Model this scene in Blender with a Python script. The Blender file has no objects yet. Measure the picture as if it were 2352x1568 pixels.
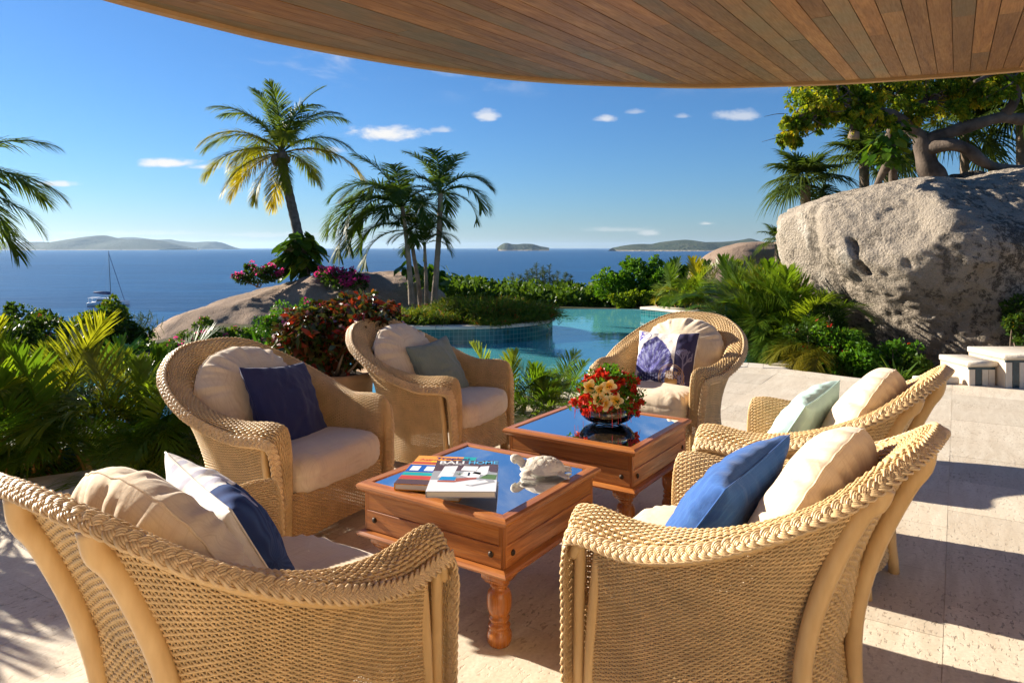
import bpy, math, random
import numpy as np
from mathutils import Vector, Matrix, Euler
R = math.radians
random.seed(7)
rs = np.random.RandomState(11)
SC = bpy.context.scene
COL = SC.collection

# ------------------------------------------------------------------ camera, world, sun, exposure
CAM_Z, F_PX = 1.46, 1637.0            # focal length in pixels of a 2352 px wide frame
cam = bpy.data.cameras.new('camera')
camo = bpy.data.objects.new('camera', cam)
COL.objects.link(camo)
cam.sensor_width = 36.0
cam.lens = 36.0 * F_PX / 2352.0
cam.shift_y = -215.0 / 2352.0
cam.clip_start, cam.clip_end = 0.05, 90000.0
camo.location = (0, 0, CAM_Z)
camo.rotation_euler = (R(90), 0, 0)
SC.camera = camo

SUN_EL = R(21.5)
SUN_XY = Vector((-0.872, 0.489)).normalized()
SUN_DIR = Vector((SUN_XY.x * math.cos(SUN_EL), SUN_XY.y * math.cos(SUN_EL), math.sin(SUN_EL)))
world = bpy.data.worlds.new('World')
SC.world = world
world.use_nodes = True
sl = bpy.data.lights.new('sun', 'SUN')
sl.energy = 5.0
sl.angle = R(0.53)
sl.color = (1.0, 0.91, 0.77)
so = bpy.data.objects.new('sun', sl)
COL.objects.link(so)
so.location = (-20, 12, 14)
so.rotation_euler = (-SUN_DIR).to_track_quat('-Z', 'Y').to_euler()
SC.view_settings.view_transform = 'Standard'
SC.view_settings.look = 'None'
SC.view_settings.gamma = 1.0
SC.view_settings.use_curve_mapping = False
SC.view_settings.exposure = 1.42
SC.render.engine = 'CYCLES'
SC.cycles.max_bounces = 10
SC.cycles.diffuse_bounces = 7
SC.cycles.transparent_max_bounces = 12
SC.cycles.use_denoising = True
SC.cycles.volume_bounces = 0
SC.cycles.sample_clamp_indirect = 8.0


class NT:
    """tiny wrapper for building node trees"""
    def __init__(s, tree):
        s.t = tree
        s.n = tree.nodes
        s.l = tree.links
    def new(s, typ, **kw):
        n = s.n.new(typ)
        for k, v in kw.items():
            setattr(n, k, v)
        return n
    def link(s, a, b):
        s.l.new(a, b)
    def put(s, sock, v):
        if hasattr(v, 'is_output') or isinstance(v, bpy.types.NodeSocket):
            s.l.new(v, sock)
        else:
            sock.default_value = v
    def math(s, op, a, b=0.0, c=0.0, clamp=False):
        n = s.n.new('ShaderNodeMath')
        n.operation = op
        n.use_clamp = clamp
        s.put(n.inputs[0], a)
        s.put(n.inputs[1], b)
        if op in ('MULTIPLY_ADD', 'SMOOTH_MIN', 'SMOOTH_MAX'):
            s.put(n.inputs[2], c)
        return n.outputs[0]
    def rng(s, v, a, b, c=0.0, d=1.0, smooth=False):
        n = s.n.new('ShaderNodeMapRange')
        n.interpolation_type = 'SMOOTHSTEP' if smooth else 'LINEAR'
        s.put(n.inputs[0], v)
        for i, x in enumerate((a, b, c, d)):
            n.inputs[i + 1].default_value = x
        return n.outputs[0]
    def mix(s, f, a, b, mode='MIX'):
        n = s.n.new('ShaderNodeMix')
        n.data_type = 'RGBA'
        n.blend_type = mode
        s.put(n.inputs[0], f)
        s.put(n.inputs[6], a if not isinstance(a, tuple) else (a + (1,))[:4])
        s.put(n.inputs[7], b if not isinstance(b, tuple) else (b + (1,))[:4])
        return n.outputs[2]
    def noise(s, vec, scale, detail=3.0, rough=0.55, dist=0.0):
        n = s.n.new('ShaderNodeTexNoise')
        if vec is not None:
            s.l.new(vec, n.inputs['Vector'])
        n.inputs['Scale'].default_value = scale
        n.inputs['Detail'].default_value = detail
        n.inputs['Roughness'].default_value = rough
        n.inputs['Distortion'].default_value = dist
        return n.outputs[0]
    def mapping(s, vec, scale=(1, 1, 1), rot=(0, 0, 0), loc=(0, 0, 0)):
        n = s.n.new('ShaderNodeMapping')
        s.l.new(vec, n.inputs[0])
        n.inputs['Scale'].default_value = scale
        n.inputs['Rotation'].default_value = rot
        n.inputs['Location'].default_value = loc
        return n.outputs[0]
    def coord(s, which='Object'):
        return s.n.new('ShaderNodeTexCoord').outputs[which]
    def pos(s):
        return s.n.new('ShaderNodeNewGeometry').outputs['Position']
    def sep(s, vec):
        n = s.n.new('ShaderNodeSeparateXYZ')
        s.l.new(vec, n.inputs[0])
        return n.outputs
    def comb(s, x, y, z=0.0):
        n = s.n.new('ShaderNodeCombineXYZ')
        for i, v in enumerate((x, y, z)):
            s.put(n.inputs[i], v)
        return n.outputs[0]
    def ramp(s, f, stops):
        n = s.n.new('ShaderNodeValToRGB')
        s.put(n.inputs[0], f)
        e = n.color_ramp.elements
        while len(e) < len(stops):
            e.new(0.5)
        for i, (p, c) in enumerate(stops):
            e[i].position = p
            e[i].color = (c + (1,))[:4]
        return n.outputs[0]
    def bump(s, h, strength=0.3, dist=0.01, normal=None):
        n = s.n.new('ShaderNodeBump')
        s.put(n.inputs['Height'], h)
        n.inputs['Strength'].default_value = strength
        n.inputs['Distance'].default_value = dist
        if normal is not None:
            s.l.new(normal, n.inputs['Normal'])
        return n.outputs[0]


# ---- world: physical sky with small fair weather clouds far away
w = NT(world.node_tree)
w.n.clear()
sky = w.new('ShaderNodeTexSky')
sky.sky_type = 'NISHITA'
sky.sun_disc = False
sky.sun_elevation = SUN_EL
sky.sun_rotation = math.atan2(SUN_XY.x, SUN_XY.y)
sky.altitude = 0.0
sky.air_density = 1.1
sky.dust_density = 0.10
sky.ozone_density = 10.0
wd = w.coord('Generated')
wx, wy, wz = w.sep(wd)
ysafe = w.math('MAXIMUM', wy, 0.02)
uu = w.math('DIVIDE', wx, ysafe)
vv = w.math('DIVIDE', wz, ysafe)
puv = w.comb(uu, vv, 0.0)
cn = w.noise(w.mapping(puv, (1.0, 2.2, 1)), 17.0, 7.0, 0.62, 0.3)
cn2 = w.noise(w.mapping(puv, (1.0, 1.6, 1)), 55.0, 4.0, 0.6)
cnm = w.math('ADD', w.math('MULTIPLY', w.math('SUBTRACT', cn, 0.5), 2.0), w.math('MULTIPLY', w.math('SUBTRACT', cn2, 0.5), 0.9))
total = None
for (px, py, a, b, k) in [(880, 312, 105, 26, 1.0), (400, 376, 95, 16, 1.0), (470, 384, 60, 12, .9), (1115, 268, 36, 20, .75), (760, 345, 40, 14, .55),
                          (1392, 274, 30, 13, .7), (1690, 268, 70, 20, .55), (1020, 300, 34, 11, .5), (125, 424, 56, 9, .8),
                          (1625, 514, 28, 7, .8), (1490, 535, 30, 12, .5), (1570, 268, 26, 9, .35), (1460, 258, 26, 9, .35),
                          (330, 536, 240, 9, .30), (620, 540, 240, 10, .30), (1420, 528, 120, 10, .3)]:
    du = w.math('DIVIDE', w.math('SUBTRACT', uu, (px - 1176) / F_PX), a / F_PX)
    dv = w.math('DIVIDE', w.math('SUBTRACT', vv, (569 - py) / F_PX), b / F_PX)
    dvn = w.math('MULTIPLY', w.math('MINIMUM', dv, 0.0), 1.7)
    dvp = w.math('MAXIMUM', dv, 0.0)
    dd = w.math('ADD', w.math('MULTIPLY', du, du), w.math('ADD', w.math('MULTIPLY', dvn, dvn), w.math('MULTIPLY', dvp, dvp)))
    m = w.math('SUBTRACT', 1.0, w.math('SQRT', dd))
    m = w.math('ADD', w.math('ADD', m, 0.06), cnm)
    m = w.math('MULTIPLY', w.rng(m, 0.05, 0.95, 0, k, True), w.rng(dd, 0.9, 2.4, 1.0, 0.0, True))
    total = m if total is None else w.math('MAXIMUM', total, m)
# higher, thin broken cloud seen only mirrored in the table glass
pz = w.math('MAXIMUM', wz, 0.03)
plan = w.comb(w.math('DIVIDE', wx, pz), w.math('DIVIDE', wy, pz), 0.0)
hn = w.noise(w.mapping(plan, (1.0, 0.55, 1)), 1.9, 6.0, 0.6, 0.4)
hi = w.math('MULTIPLY', w.rng(hn, 0.48, 0.72, 0, 0.42, True), w.math('MULTIPLY', w.rng(wz, 0.19, 0.25, 0, 1, True), w.rng(uu, -0.45, -0.28, 0, 1, True)))
total = w.math('MAXIMUM', total, hi)
total = w.math('MULTIPLY', total, w.rng(wy, 0.05, 0.2, 0.0, 1.0, True))
ccol = w.mix(total, sky.outputs[0], (7.2, 7.1, 7.0))
bg = w.new('ShaderNodeBackground')
bg.inputs['Strength'].default_value = 0.05
wo = w.new('ShaderNodeOutputWorld')
w.link(ccol, bg.inputs['Color'])
w.link(bg.outputs[0], wo.inputs['Surface'])

# ------------------------------------------------------------------ helpers
def at(px, py, Y):
    """the point Y metres ahead that the photograph shows at (px, py)"""
    return np.array([(px - 1176) * Y / F_PX, Y, CAM_Z - (py - 569) * Y / F_PX])

def onz(px, py, z):
    Y = F_PX * (CAM_Z - z) / (py - 569.0)
    return at(px, py, Y)

def tag(o, label=None, cat=None, group=None, kind=None):
    if label: o['label'] = label
    if cat: o['category'] = cat
    if group: o['group'] = group
    if kind: o['kind'] = kind
    return o

def empty(name, loc=(0, 0, 0), rz=0.0, label=None, cat=None, group=None, kind=None):
    o = bpy.data.objects.new(name, None)
    o.empty_display_size = 0.1
    COL.objects.link(o)
    o.location = tuple(float(c) for c in loc)
    o.rotation_euler = (0, 0, rz)
    return tag(o, label, cat, group, kind)

def mesh_np(name, V, F, smooth=False, attrs=None, cols=None):
    """F: list of integer arrays, each (n, k)"""
    me = bpy.data.meshes.new(name)
    V = np.asarray(V, dtype=np.float32)
    Fs = [np.asarray(f, dtype=np.int32) for f in F if len(f)]
    me.vertices.add(len(V))
    me.vertices.foreach_set('co', V.ravel())
    nl = sum(f.size for f in Fs)
    npol = sum(len(f) for f in Fs)
    me.loops.add(nl)
    me.polygons.add(npol)
    me.loops.foreach_set('vertex_index', np.concatenate([f.ravel() for f in Fs]))
    tot = np.concatenate([np.full(len(f), f.shape[1], dtype=np.int32) for f in Fs])
    st = np.zeros(npol, dtype=np.int32)
    st[1:] = np.cumsum(tot)[:-1]
    me.polygons.foreach_set('loop_start', st)
    me.polygons.foreach_set('loop_total', tot)
    me.polygons.foreach_set('use_smooth', np.full(npol, smooth, dtype=bool))
    me.update(calc_edges=True)
    if attrs is not None:
        for k, a in attrs.items():
            at_ = me.attributes.new(k, 'FLOAT', 'POINT')
            at_.data.foreach_set('value', np.asarray(a, dtype=np.float32))
    if cols is not None:
        ca = me.attributes.new('print', 'FLOAT_COLOR', 'POINT')
        c4 = np.ones((len(V), 4), dtype=np.float32)
        c4[:, :3] = cols
        ca.data.foreach_set('color', c4.ravel())
    return me

def link(name, me, mat=None, parent=None, loc=None, rot=None):
    o = bpy.data.objects.new(name, me)
    COL.objects.link(o)
    if mat is not None and len(me.materials) == 0:
        me.materials.append(mat)
    if parent is not None:
        o.parent = parent
    if loc is not None:
        o.location = tuple(float(c) for c in loc)
    if rot is not None:
        o.rotation_euler = rot
    return o

class MB:
    """collects pieces of geometry for one mesh"""
    def __init__(s):
        s.V, s.F, s.n, s.A = [], [], 0, []
    def add(s, V, F, a=0.0):
        V = np.asarray(V, dtype=np.float64).reshape(-1, 3)
        s.V.append(V)
        for f in F:
            f = np.asarray(f, dtype=np.int64)
            if f.size:
                s.F.append(f + s.n)
        s.A.append(np.full(len(V), a) if np.isscalar(a) else np.asarray(a))
        s.n += len(V)
        return s
    def box(s, c, size, rz=0.0, a=0.0, bev=0.0):
        c = np.asarray(c, float)
        hx, hy, hz = [q / 2.0 for q in size]
        b = min(bev, hx * .9, hy * .9, hz * .9)
        if b > 0:
            rings = []
            for (z, i) in ((-hz, b), (-hz + b, 0), (hz - b, 0), (hz, b)):
                x, y = hx - i, hy - i
                k = b * .6 if i == 0 else b * .3
                rings.append([(x, -y + k, z), (x, y - k, z), (x - k, y, z), (-x + k, y, z), (-x, y - k, z), (-x, -y + k, z), (-x + k, -y, z), (x - k, -y, z)])
            V = np.array(rings).reshape(-1, 3)
            F4, n = [], 8
            for r in range(3):
                for k in range(n):
                    F4.append((r * n + k, r * n + (k + 1) % n, (r + 1) * n + (k + 1) % n, (r + 1) * n + k))
            F8 = [list(range(n))[::-1], [3 * n + k for k in range(n)]]
            F = [np.array(F4), np.array(F8)]
        else:
            V = np.array([(x, y, z) for z in (-hz, hz) for (x, y) in ((-hx, -hy), (hx, -hy), (hx, hy), (-hx, hy))])
            F = [np.array([(3, 2, 1, 0), (4, 5, 6, 7), (0, 1, 5, 4), (1, 2, 6, 5), (2, 3, 7, 6), (3, 0, 4, 7)])]
        ca, sa = math.cos(rz), math.sin(rz)
        V = V @ np.array([[ca, sa, 0], [-sa, ca, 0], [0, 0, 1]]) + c
        return s.add(V, F, a)
    def tube(s, P, r, sides=8, cap=True, a=0.0, closed=False):
        V, F = tube_geo(P, r, sides, cap, closed)
        return s.add(V, F, a)
    def lathe(s, prof, c=(0, 0, 0), sides=24, cap=True, a=0.0):
        ang = np.arange(sides) * 2 * np.pi / sides
        V = []
        for (r, z) in prof:
            V.append(np.stack([r * np.cos(ang), r * np.sin(ang), np.full(sides, z)], 1))
        V = np.concatenate(V) + np.asarray(c, float)
        n = len(prof)
        i = np.arange(n - 1)[:, None] * sides
        k = np.arange(sides)[None, :]
        k2 = (k + 1) % sides
        F4 = np.stack([i + k, i + k2, i + sides + k2, i + sides + k], -1).reshape(-1, 4)
        F = [F4]
        if cap:
            F.append(np.array([list(range(sides))[::-1]]))
            F.append(np.array([[(n - 1) * sides + q for q in range(sides)]]))
        return s.add(V, F, a)
    def mesh(s, name, smooth=False, attr=False):
        V = np.concatenate(s.V)
        by = {}
        for f in s.F:
            by.setdefault(f.shape[1], []).append(f)
        F = [np.concatenate(v) for v in by.values()]
        return mesh_np(name, V, F, smooth, {'var': np.concatenate(s.A)} if attr else None)
    def obj(s, name, mat, parent=None, smooth=False, attr=False, loc=None, rot=None):
        return link(name, s.mesh(name, smooth, attr), mat, parent, loc, rot)

def frames(P, closed=False):
    P = np.asarray(P, float)
    T = np.gradient(P, axis=0)
    if closed:
        T = np.roll(P, -1, 0) - np.roll(P, 1, 0)
    T /= np.linalg.norm(T, axis=1)[:, None] + 1e-12
    up = np.array([0, 0, 1.0]) if abs(T[0, 2]) < .9 else np.array([1.0, 0, 0])
    N = np.zeros_like(P)
    n = up - T[0] * up.dot(T[0])
    N[0] = n / np.linalg.norm(n)
    for i in range(1, len(P)):
        n = N[i - 1] - T[i] * N[i - 1].dot(T[i])
        N[i] = n / (np.linalg.norm(n) + 1e-12)
    return T, N, np.cross(T, N)

def tube_geo(P, r, sides=8, cap=True, closed=False):
    P = np.asarray(P, float)
    n = len(P)
    r = np.broadcast_to(np.asarray(r, float), (n,))
    T, N, B = frames(P, closed)
    ang = np.arange(sides) * 2 * np.pi / sides
    V = P[:, None] + r[:, None, None] * (np.cos(ang)[None, :, None] * N[:, None] + np.sin(ang)[None, :, None] * B[:, None])
    V = V.reshape(-1, 3)
    m = n if closed else n - 1
    i = np.arange(m)[:, None]
    k = np.arange(sides)[None, :]
    k2 = (k + 1) % sides
    i2 = (i + 1) % n
    F = [np.stack([i * sides + k, i * sides + k2, i2 * sides + k2, i2 * sides + k], -1).reshape(-1, 4)]
    if cap and not closed:
        F.append(np.array([list(range(sides))[::-1]]))
        F.append(np.array([[(n - 1) * sides + q for q in range(sides)]]))
    return V, F

def cr(P, t):
    """Catmull-Rom through the rows of P (n, ...) at parameters t in [0, n-1]"""
    P = np.asarray(P, float)
    n = len(P)
    Q = np.concatenate([(2 * P[0] - P[1])[None], P, (2 * P[-1] - P[-2])[None]])
    t = np.clip(np.asarray(t, float), 0, n - 1 - 1e-9)
    i = t.astype(int)
    f = (t - i).reshape((-1,) + (1,) * (P.ndim - 1))
    p0, p1, p2, p3 = Q[i], Q[i + 1], Q[i + 2], Q[i + 3]
    return .5 * (2 * p1 + (p2 - p0) * f + (2 * p0 - 5 * p1 + 4 * p2 - p3) * f ** 2 + (3 * p1 - p0 - 3 * p2 + p3) * f ** 3)

def curve(P, n):
    return cr(P, np.linspace(0, len(P) - 1, n))

def hash3(i, j, k):
    h = (i * 374761393 + j * 668265263 + k * 2147483647 + 1013) & 0xFFFFFFFF
    h = ((h ^ (h >> 13)) * 1274126177) & 0xFFFFFFFF
    h = h ^ (h >> 16)
    return (h & 0xFFFF) / 65535.0

def vnoise(P):
    P = np.asarray(P, float)
    i = np.floor(P).astype(np.int64)
    f = P - i
    f = f * f * (3 - 2 * f)
    out = 0
    for a in (0, 1):
        for b in (0, 1):
            for c in (0, 1):
                wgt = (f[..., 0] if a else 1 - f[..., 0]) * (f[..., 1] if b else 1 - f[..., 1]) * (f[..., 2] if c else 1 - f[..., 2])
                out = out + wgt * hash3(i[..., 0] + a, i[..., 1] + b, i[..., 2] + c)
    return out * 2 - 1

def fbm(P, oct=4, gain=.5):
    P = np.asarray(P, float)
    o, a, s = 0, 1.0, 1.0
    for k in range(oct):
        o = o + a * vnoise(P * s + 17.3 * k)
        a *= gain
        s *= 2.03
    return o

def grid_faces(nu, nv, wrap_u=False):
    m = nu if wrap_u else nu - 1
    i = np.arange(m)[:, None]
    k = np.arange(nv - 1)[None, :]
    i2 = (i + 1) % nu
    return np.stack([i * nv + k, i2 * nv + k, i2 * nv + k + 1, i * nv + k + 1], -1).reshape(-1, 4)

# ------------------------------------------------------------------ materials
def new_mat(name):
    m = bpy.data.materials.new(name)
    m.use_nodes = True
    t = NT(m.node_tree)
    t.n.clear()
    out = t.new('ShaderNodeOutputMaterial')
    return m, t, out

def bsdf(t, out, col, rough=.5, spec=.5, normal=None, metal=0.0, **kw):
    b = t.new('ShaderNodeBsdfPrincipled')
    t.put(b.inputs['Base Color'], col if not isinstance(col, tuple) else (col + (1,))[:4])
    t.put(b.inputs['Roughness'], rough)
    b.inputs['Specular IOR Level'].default_value = spec
    b.inputs['Metallic'].default_value = metal
    if normal is not None:
        t.link(normal, b.inputs['Normal'])
    for k, v in kw.items():
        t.put(b.inputs[k], v)
    t.link(b.outputs[0], out.inputs['Surface'])
    return b

def simple(name, col, rough=.6, spec=.4, var=.12, scale=8.0, bump=0.0, bscale=60.0, metal=0.0):
    m, t, out = new_mat(name)
    p = t.coord('Object')
    n = t.noise(p, scale, 4)
    c = t.mix(t.rng(n, .3, .7), tuple(x * (1 - var) for x in col), tuple(min(1, x * (1 + var)) for x in col))
    nm = t.bump(t.noise(p, bscale, 3), bump, .01) if bump else None
    bsdf(t, out, c, rough, spec, nm, metal)
    return m

def foliage(name, stops, trans=.35, rough=.5, objcol=False, spec=.14, ttint=(1.2, 1.12, .45)):
    """leaf material: colour by the leaf's own value, light passes through the blade"""
    m, t, out = new_mat(name)
    if objcol:
        oi = t.new('ShaderNodeObjectInfo')
        a = t.new('ShaderNodeAttribute', attribute_name='var')
        base = t.mix(t.rng(a.outputs['Fac'], 0, 1, 0, .45), oi.outputs['Color'], (.16, .17, .02))
    else:
        a = t.new('ShaderNodeAttribute', attribute_name='var')
        base = t.ramp(a.outputs['Fac'], stops)
    n = t.noise(t.coord('Object'), 9.0, 2)
    base = t.mix(t.rng(n, .3, .7, 0, .35), base, (.03, .06, .012), 'MIX')
    b = t.new('ShaderNodeBsdfPrincipled')
    t.link(base, b.inputs['Base Color'])
    b.inputs['Roughness'].default_value = rough
    b.inputs['Specular IOR Level'].default_value = spec
    tr = t.new('ShaderNodeBsdfTranslucent')
    tc = t.mix(1.0, base, ttint, 'MULTIPLY')
    t.link(tc, tr.inputs['Color'])
    mx = t.new('ShaderNodeMixShader')
    mx.inputs[0].default_value = trans
    t.link(b.outputs[0], mx.inputs[1])
    t.link(tr.outputs[0], mx.inputs[2])
    t.link(mx.outputs[0], out.inputs['Surface'])
    return m

M = {}
def wicker(name, col, spec=.45):
    m, t, out = new_mat(name)
    p = t.coord('Object')
    n = t.noise(p, 14, 4)
    n2 = t.noise(p, 160, 2)
    c = t.mix(t.rng(n, .3, .7), tuple(x * .82 for x in col), tuple(x * 1.12 for x in col))
    c = t.mix(t.rng(n2, .35, .65, 0, .35), c, tuple(x * .62 for x in col))
    bsdf(t, out, c, .42, spec, t.bump(n2, .25, .003))
    return m
M['wicker'] = wicker('wicker', (.66, .445, .205))
M['braid'] = wicker('braid', (.68, .475, .245), .5)
m, t, out = new_mat('pole')
p = t.coord('Object')
n = t.noise(t.mapping(p, (6, 6, 1.2)), 6, 4)
n2 = t.noise(p, 90, 2)
bsdf(t, out, t.mix(t.rng(n, .3, .7), (.58, .365, .15), (.68, .455, .205)), t.rng(n2, .3, .7, .3, .45), .5, t.bump(n2, .06, .003))
M['pole'] = m

def fabric(name, col, col2, scale=1.0, rough=.9, lines=.5):
    m, t, out = new_mat(name)
    p = t.coord('Object')
    a = t.noise(t.mapping(p, (260, 9, 9)), 1.0 * scale, 2)
    b = t.noise(t.mapping(p, (9, 260, 9)), 1.0 * scale, 2)
    f = t.math('MAXIMUM', t.rng(a, .52, .72), t.rng(b, .52, .72))
    c = t.mix(t.math('MULTIPLY', f, lines), col, col2)
    wv = t.noise(p, 420, 1)
    wr = t.noise(t.mapping(p, (1, 1, 1), loc=(random.random() * 9, 0, 0)), 7.0, 3, .5, .6)
    nm = t.bump(wv, .25, .002)
    nm = t.bump(wr, .55, .02, nm)
    b_ = bsdf(t, out, c, rough, .15, nm)
    b_.inputs['Sheen Weight'].default_value = .15
    return m
M['linen'] = fabric('linen', (.70, .575, .42), (.54, .41, .27))
M['navy'] = fabric('navy_cloth', (.022, .026, .085), (.03, .036, .11), 1, .85, .5)
M['sage'] = fabric('sage_cloth', (.20, .235, .19), (.15, .18, .15), 1, .85, .7)
M['royal'] = fabric('royal_blue_cloth', (.026, .092, .30), (.045, .14, .38), 1, .8, .8)
M['aqua'] = fabric('aqua_cloth', (.38, .56, .53), (.45, .62, .58), 1, .85, .7)
m, t, out = new_mat('printed_cloth')
a = t.new('ShaderNodeAttribute', attribute_name='print')
p = t.coord('Object')
wr = t.noise(p, 8.0, 3, .5, .5)
nm = t.bump(wr, .45, .015, t.bump(t.noise(p, 420, 1), .25, .002))
bsdf(t, out, a.outputs['Color'], .88, .15, nm)
M['print'] = m

def wood(name, c1, c2, c3, sx=1.0, rough=.35, axis=0, rnd=.35, grey=False):
    m, t, out = new_mat(name)
    p = t.coord('Object')
    oi = t.new('ShaderNodeObjectInfo')
    off = t.comb(t.math('MULTIPLY', oi.outputs['Random'], 37.0), t.math('MULTIPLY', oi.outputs['Random'], 11.0), 0.0)
    va = t.new('ShaderNodeVectorMath')
    va.operation = 'ADD'
    t.link(p, va.inputs[0])
    t.link(off, va.inputs[1])
    sc = [22 * sx, 22 * sx, 22 * sx]
    sc[axis] = 1.6 * sx
    q = t.mapping(va.outputs[0], tuple(sc))
    g = t.noise(q, 1.0, 6, .62, 1.1)
    sc2 = [150 * sx, 150 * sx, 150 * sx]
    sc2[axis] = 5 * sx
    g2 = t.noise(t.mapping(va.outputs[0], tuple(sc2)), 1.0, 3, .5)
    big = t.noise(va.outputs[0], 2.3, 3)
    c = t.ramp(g, [(.30, c1), (.5, c2), (.72, c3)])
    c = t.mix(t.rng(g2, .45, .75, 0, .45), c, tuple(x * .55 for x in c1))
    c = t.mix(t.rng(big, .35, .7, 0, .55), c, tuple(x * .7 for x in c2))
    if grey:                                     # some boards have weathered to a grey green
        q2 = t.math('FRACT', t.math('MULTIPLY', oi.outputs['Random'], 13.7))
        c = t.mix(t.math('MULTIPLY', t.rng(q2, .45, .95, 0, .75), t.rng(big, .3, .6, .3, 1)), c, (.17, .145, .08))
    br = t.rng(oi.outputs['Random'], 0, 1, 1 - rnd, 1 + rnd)
    c = t.mix(1.0, c, t.comb(br, br, br), 'MULTIPLY')
    bsdf(t, out, c, t.rng(g2, .3, .7, rough - .06, rough + .12), .45, t.bump(g2, .18, .004))
    return m
M['rosewood'] = wood('rosewood', (.20, .055, .012), (.45, .155, .036), (.60, .26, .072), 1.0, .3, 0, .12)
M['rosewood_leg'] = wood('rosewood_leg', (.18, .048, .011), (.40, .135, .030), (.56, .23, .062), 1.0, .25, 2, .1)
M['cedar'] = wood('cedar_plank', (.19, .078, .022), (.33, .15, .042), (.47, .25, .080), .8, .42, 0, .26, True)
M['trim'] = simple('painted_trim', (.42, .26, .12), .55, .3, .08)
M['iron'] = simple('iron', (.05, .035, .025), .5, .5, .3, 40, .1, 90, .8)

# travertine
m, t, out = new_mat('travertine')
p = t.pos()
oi = t.new('ShaderNodeObjectInfo')
pr = t.mapping(p, (1, 1, 1), (0, 0, R(32)))
lay = t.noise(t.mapping(pr, (9, 1.4, 4)), 1.6, 6, .62, .5)
blotch = t.noise(p, 2.1, 4)
c = t.mix(t.rng(lay, .3, .72), (.59, .50, .375), (.79, .71, .57))
c = t.mix(t.rng(blotch, .38, .7, 0, .5), c, (.65, .535, .395))
br = t.rng(oi.outputs['Random'], 0, 1, .84, 1.06)
c = t.mix(1.0, c, t.comb(br, br, br), 'MULTIPLY')
pit = t.noise(t.mapping(pr, (64, 24, 24)), 1.0, 4, .62, .3)
pitz = t.noise(p, 1.7, 2)
pits = t.math('MULTIPLY', t.rng(pit, .575, .65, 0, 1, True), t.rng(pitz, .36, .60, .12, 1.0))
fine = t.noise(p, 70, 3)
c = t.mix(t.math('MULTIPLY', pits, .55), c, (.28, .20, .13))
fw = t.mix(t.rng(fine, .35, .65, 0, .30), c, (.42, .33, .24))
h = t.math('ADD', t.math('MULTIPLY', pits, -1.0), t.math('MULTIPLY', fine, .15))
bsdf(t, out, fw, .62, .3, t.bump(h, .8, .006))
M['travertine'] = m
M['grout'] = simple('grout', (.58, .47, .345), .9, .1)
M['coping'] = simple('coping_stone', (.66, .58, .47), .6, .3, .1, 5, .3, 40)

def granite(name, base, dark, lichen=True):
    m, t, out = new_mat(name)
    p = t.pos()
    big = t.noise(p, .55, 5, .6, .3)
    mid = t.noise(p, 3.2, 6, .65)
    fine = t.noise(p, 26, 4, .7)
    gr = t.noise(p, 85, 3, .7)
    vor = t.new('ShaderNodeTexVoronoi')
    t.link(p, vor.inputs['Vector'])
    vor.inputs['Scale'].default_value = 30
    c = t.mix(t.rng(big, .35, .65), tuple(x * .78 for x in base), tuple(min(1, x * 1.12) for x in base))
    c = t.mix(t.rng(mid, .4, .75, 0, .5), c, dark)
    c = t.mix(t.rng(gr, .50, .72, 0, .62), c, (.12, .085, .06))
    c = t.mix(t.rng(fine, .55, .8, 0, .5), c, (.70, .62, .52))
    if lichen:
        x, y, z = t.sep(p)
        streak = t.noise(t.mapping(p, (1.5, 1.5, .5)), 1.0, 6, .62, .6)
        sp = t.noise(p, 13, 6, .72)
        side = t.rng(x, 4.7, 6.9, -.5, .46, True)
        lo = t.rng(z, 2.4, 1.3, -.5, .30, True)
        f = t.math('ADD', streak, t.math('MULTIPLY', t.math('SUBTRACT', sp, .5), .95))
        f = t.math('ADD', f, t.math('MULTIPLY', t.math('ADD', side, lo), .19))
        f = t.rng(f, .53, .66, 0, 1, True)
        st2 = t.noise(t.mapping(p, (2.4, 2.4, .22), loc=(3, 1, 2)), 1.0, 5, .6)
        f2 = t.rng(t.math('ADD', st2, t.math('MULTIPLY', t.math('SUBTRACT', sp, .5), .7)), .55, .68, 0, .85, True)
        f = t.math('MAXIMUM', f, f2)
        c = t.mix(t.math('MULTIPLY', t.math('MULTIPLY', f, .9), t.rng(gr, .34, .56, .45, 1)), c, (.024, .020, .016))
        pale = t.math('MULTIPLY', t.rng(t.noise(t.mapping(p, (1.2, 1.2, .5), loc=(7, 2, 5)), 1.3, 5, .6), .52, .66, 0, .7, True), t.rng(x, 5.4, 4.2, 0, 1, True))
        c = t.mix(pale, c, (.72, .66, .56))
    h = t.math('ADD', t.math('MULTIPLY', fine, .6), t.math('MULTIPLY', gr, .4))
    h = t.math('ADD', h, t.math('MULTIPLY', vor.outputs['Distance'], .35))
    nm = t.bump(h, 1.0, .055)
    nm = t.bump(mid, .35, .08, nm)
    bsdf(t, out, c, .9, .15, nm)
    return m
M['granite'] = granite('granite', (.42, .355, .28), (.23, .185, .145))
M['granite2'] = granite('granite_pink', (.40, .285, .205), (.22, .155, .115), False)

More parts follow.
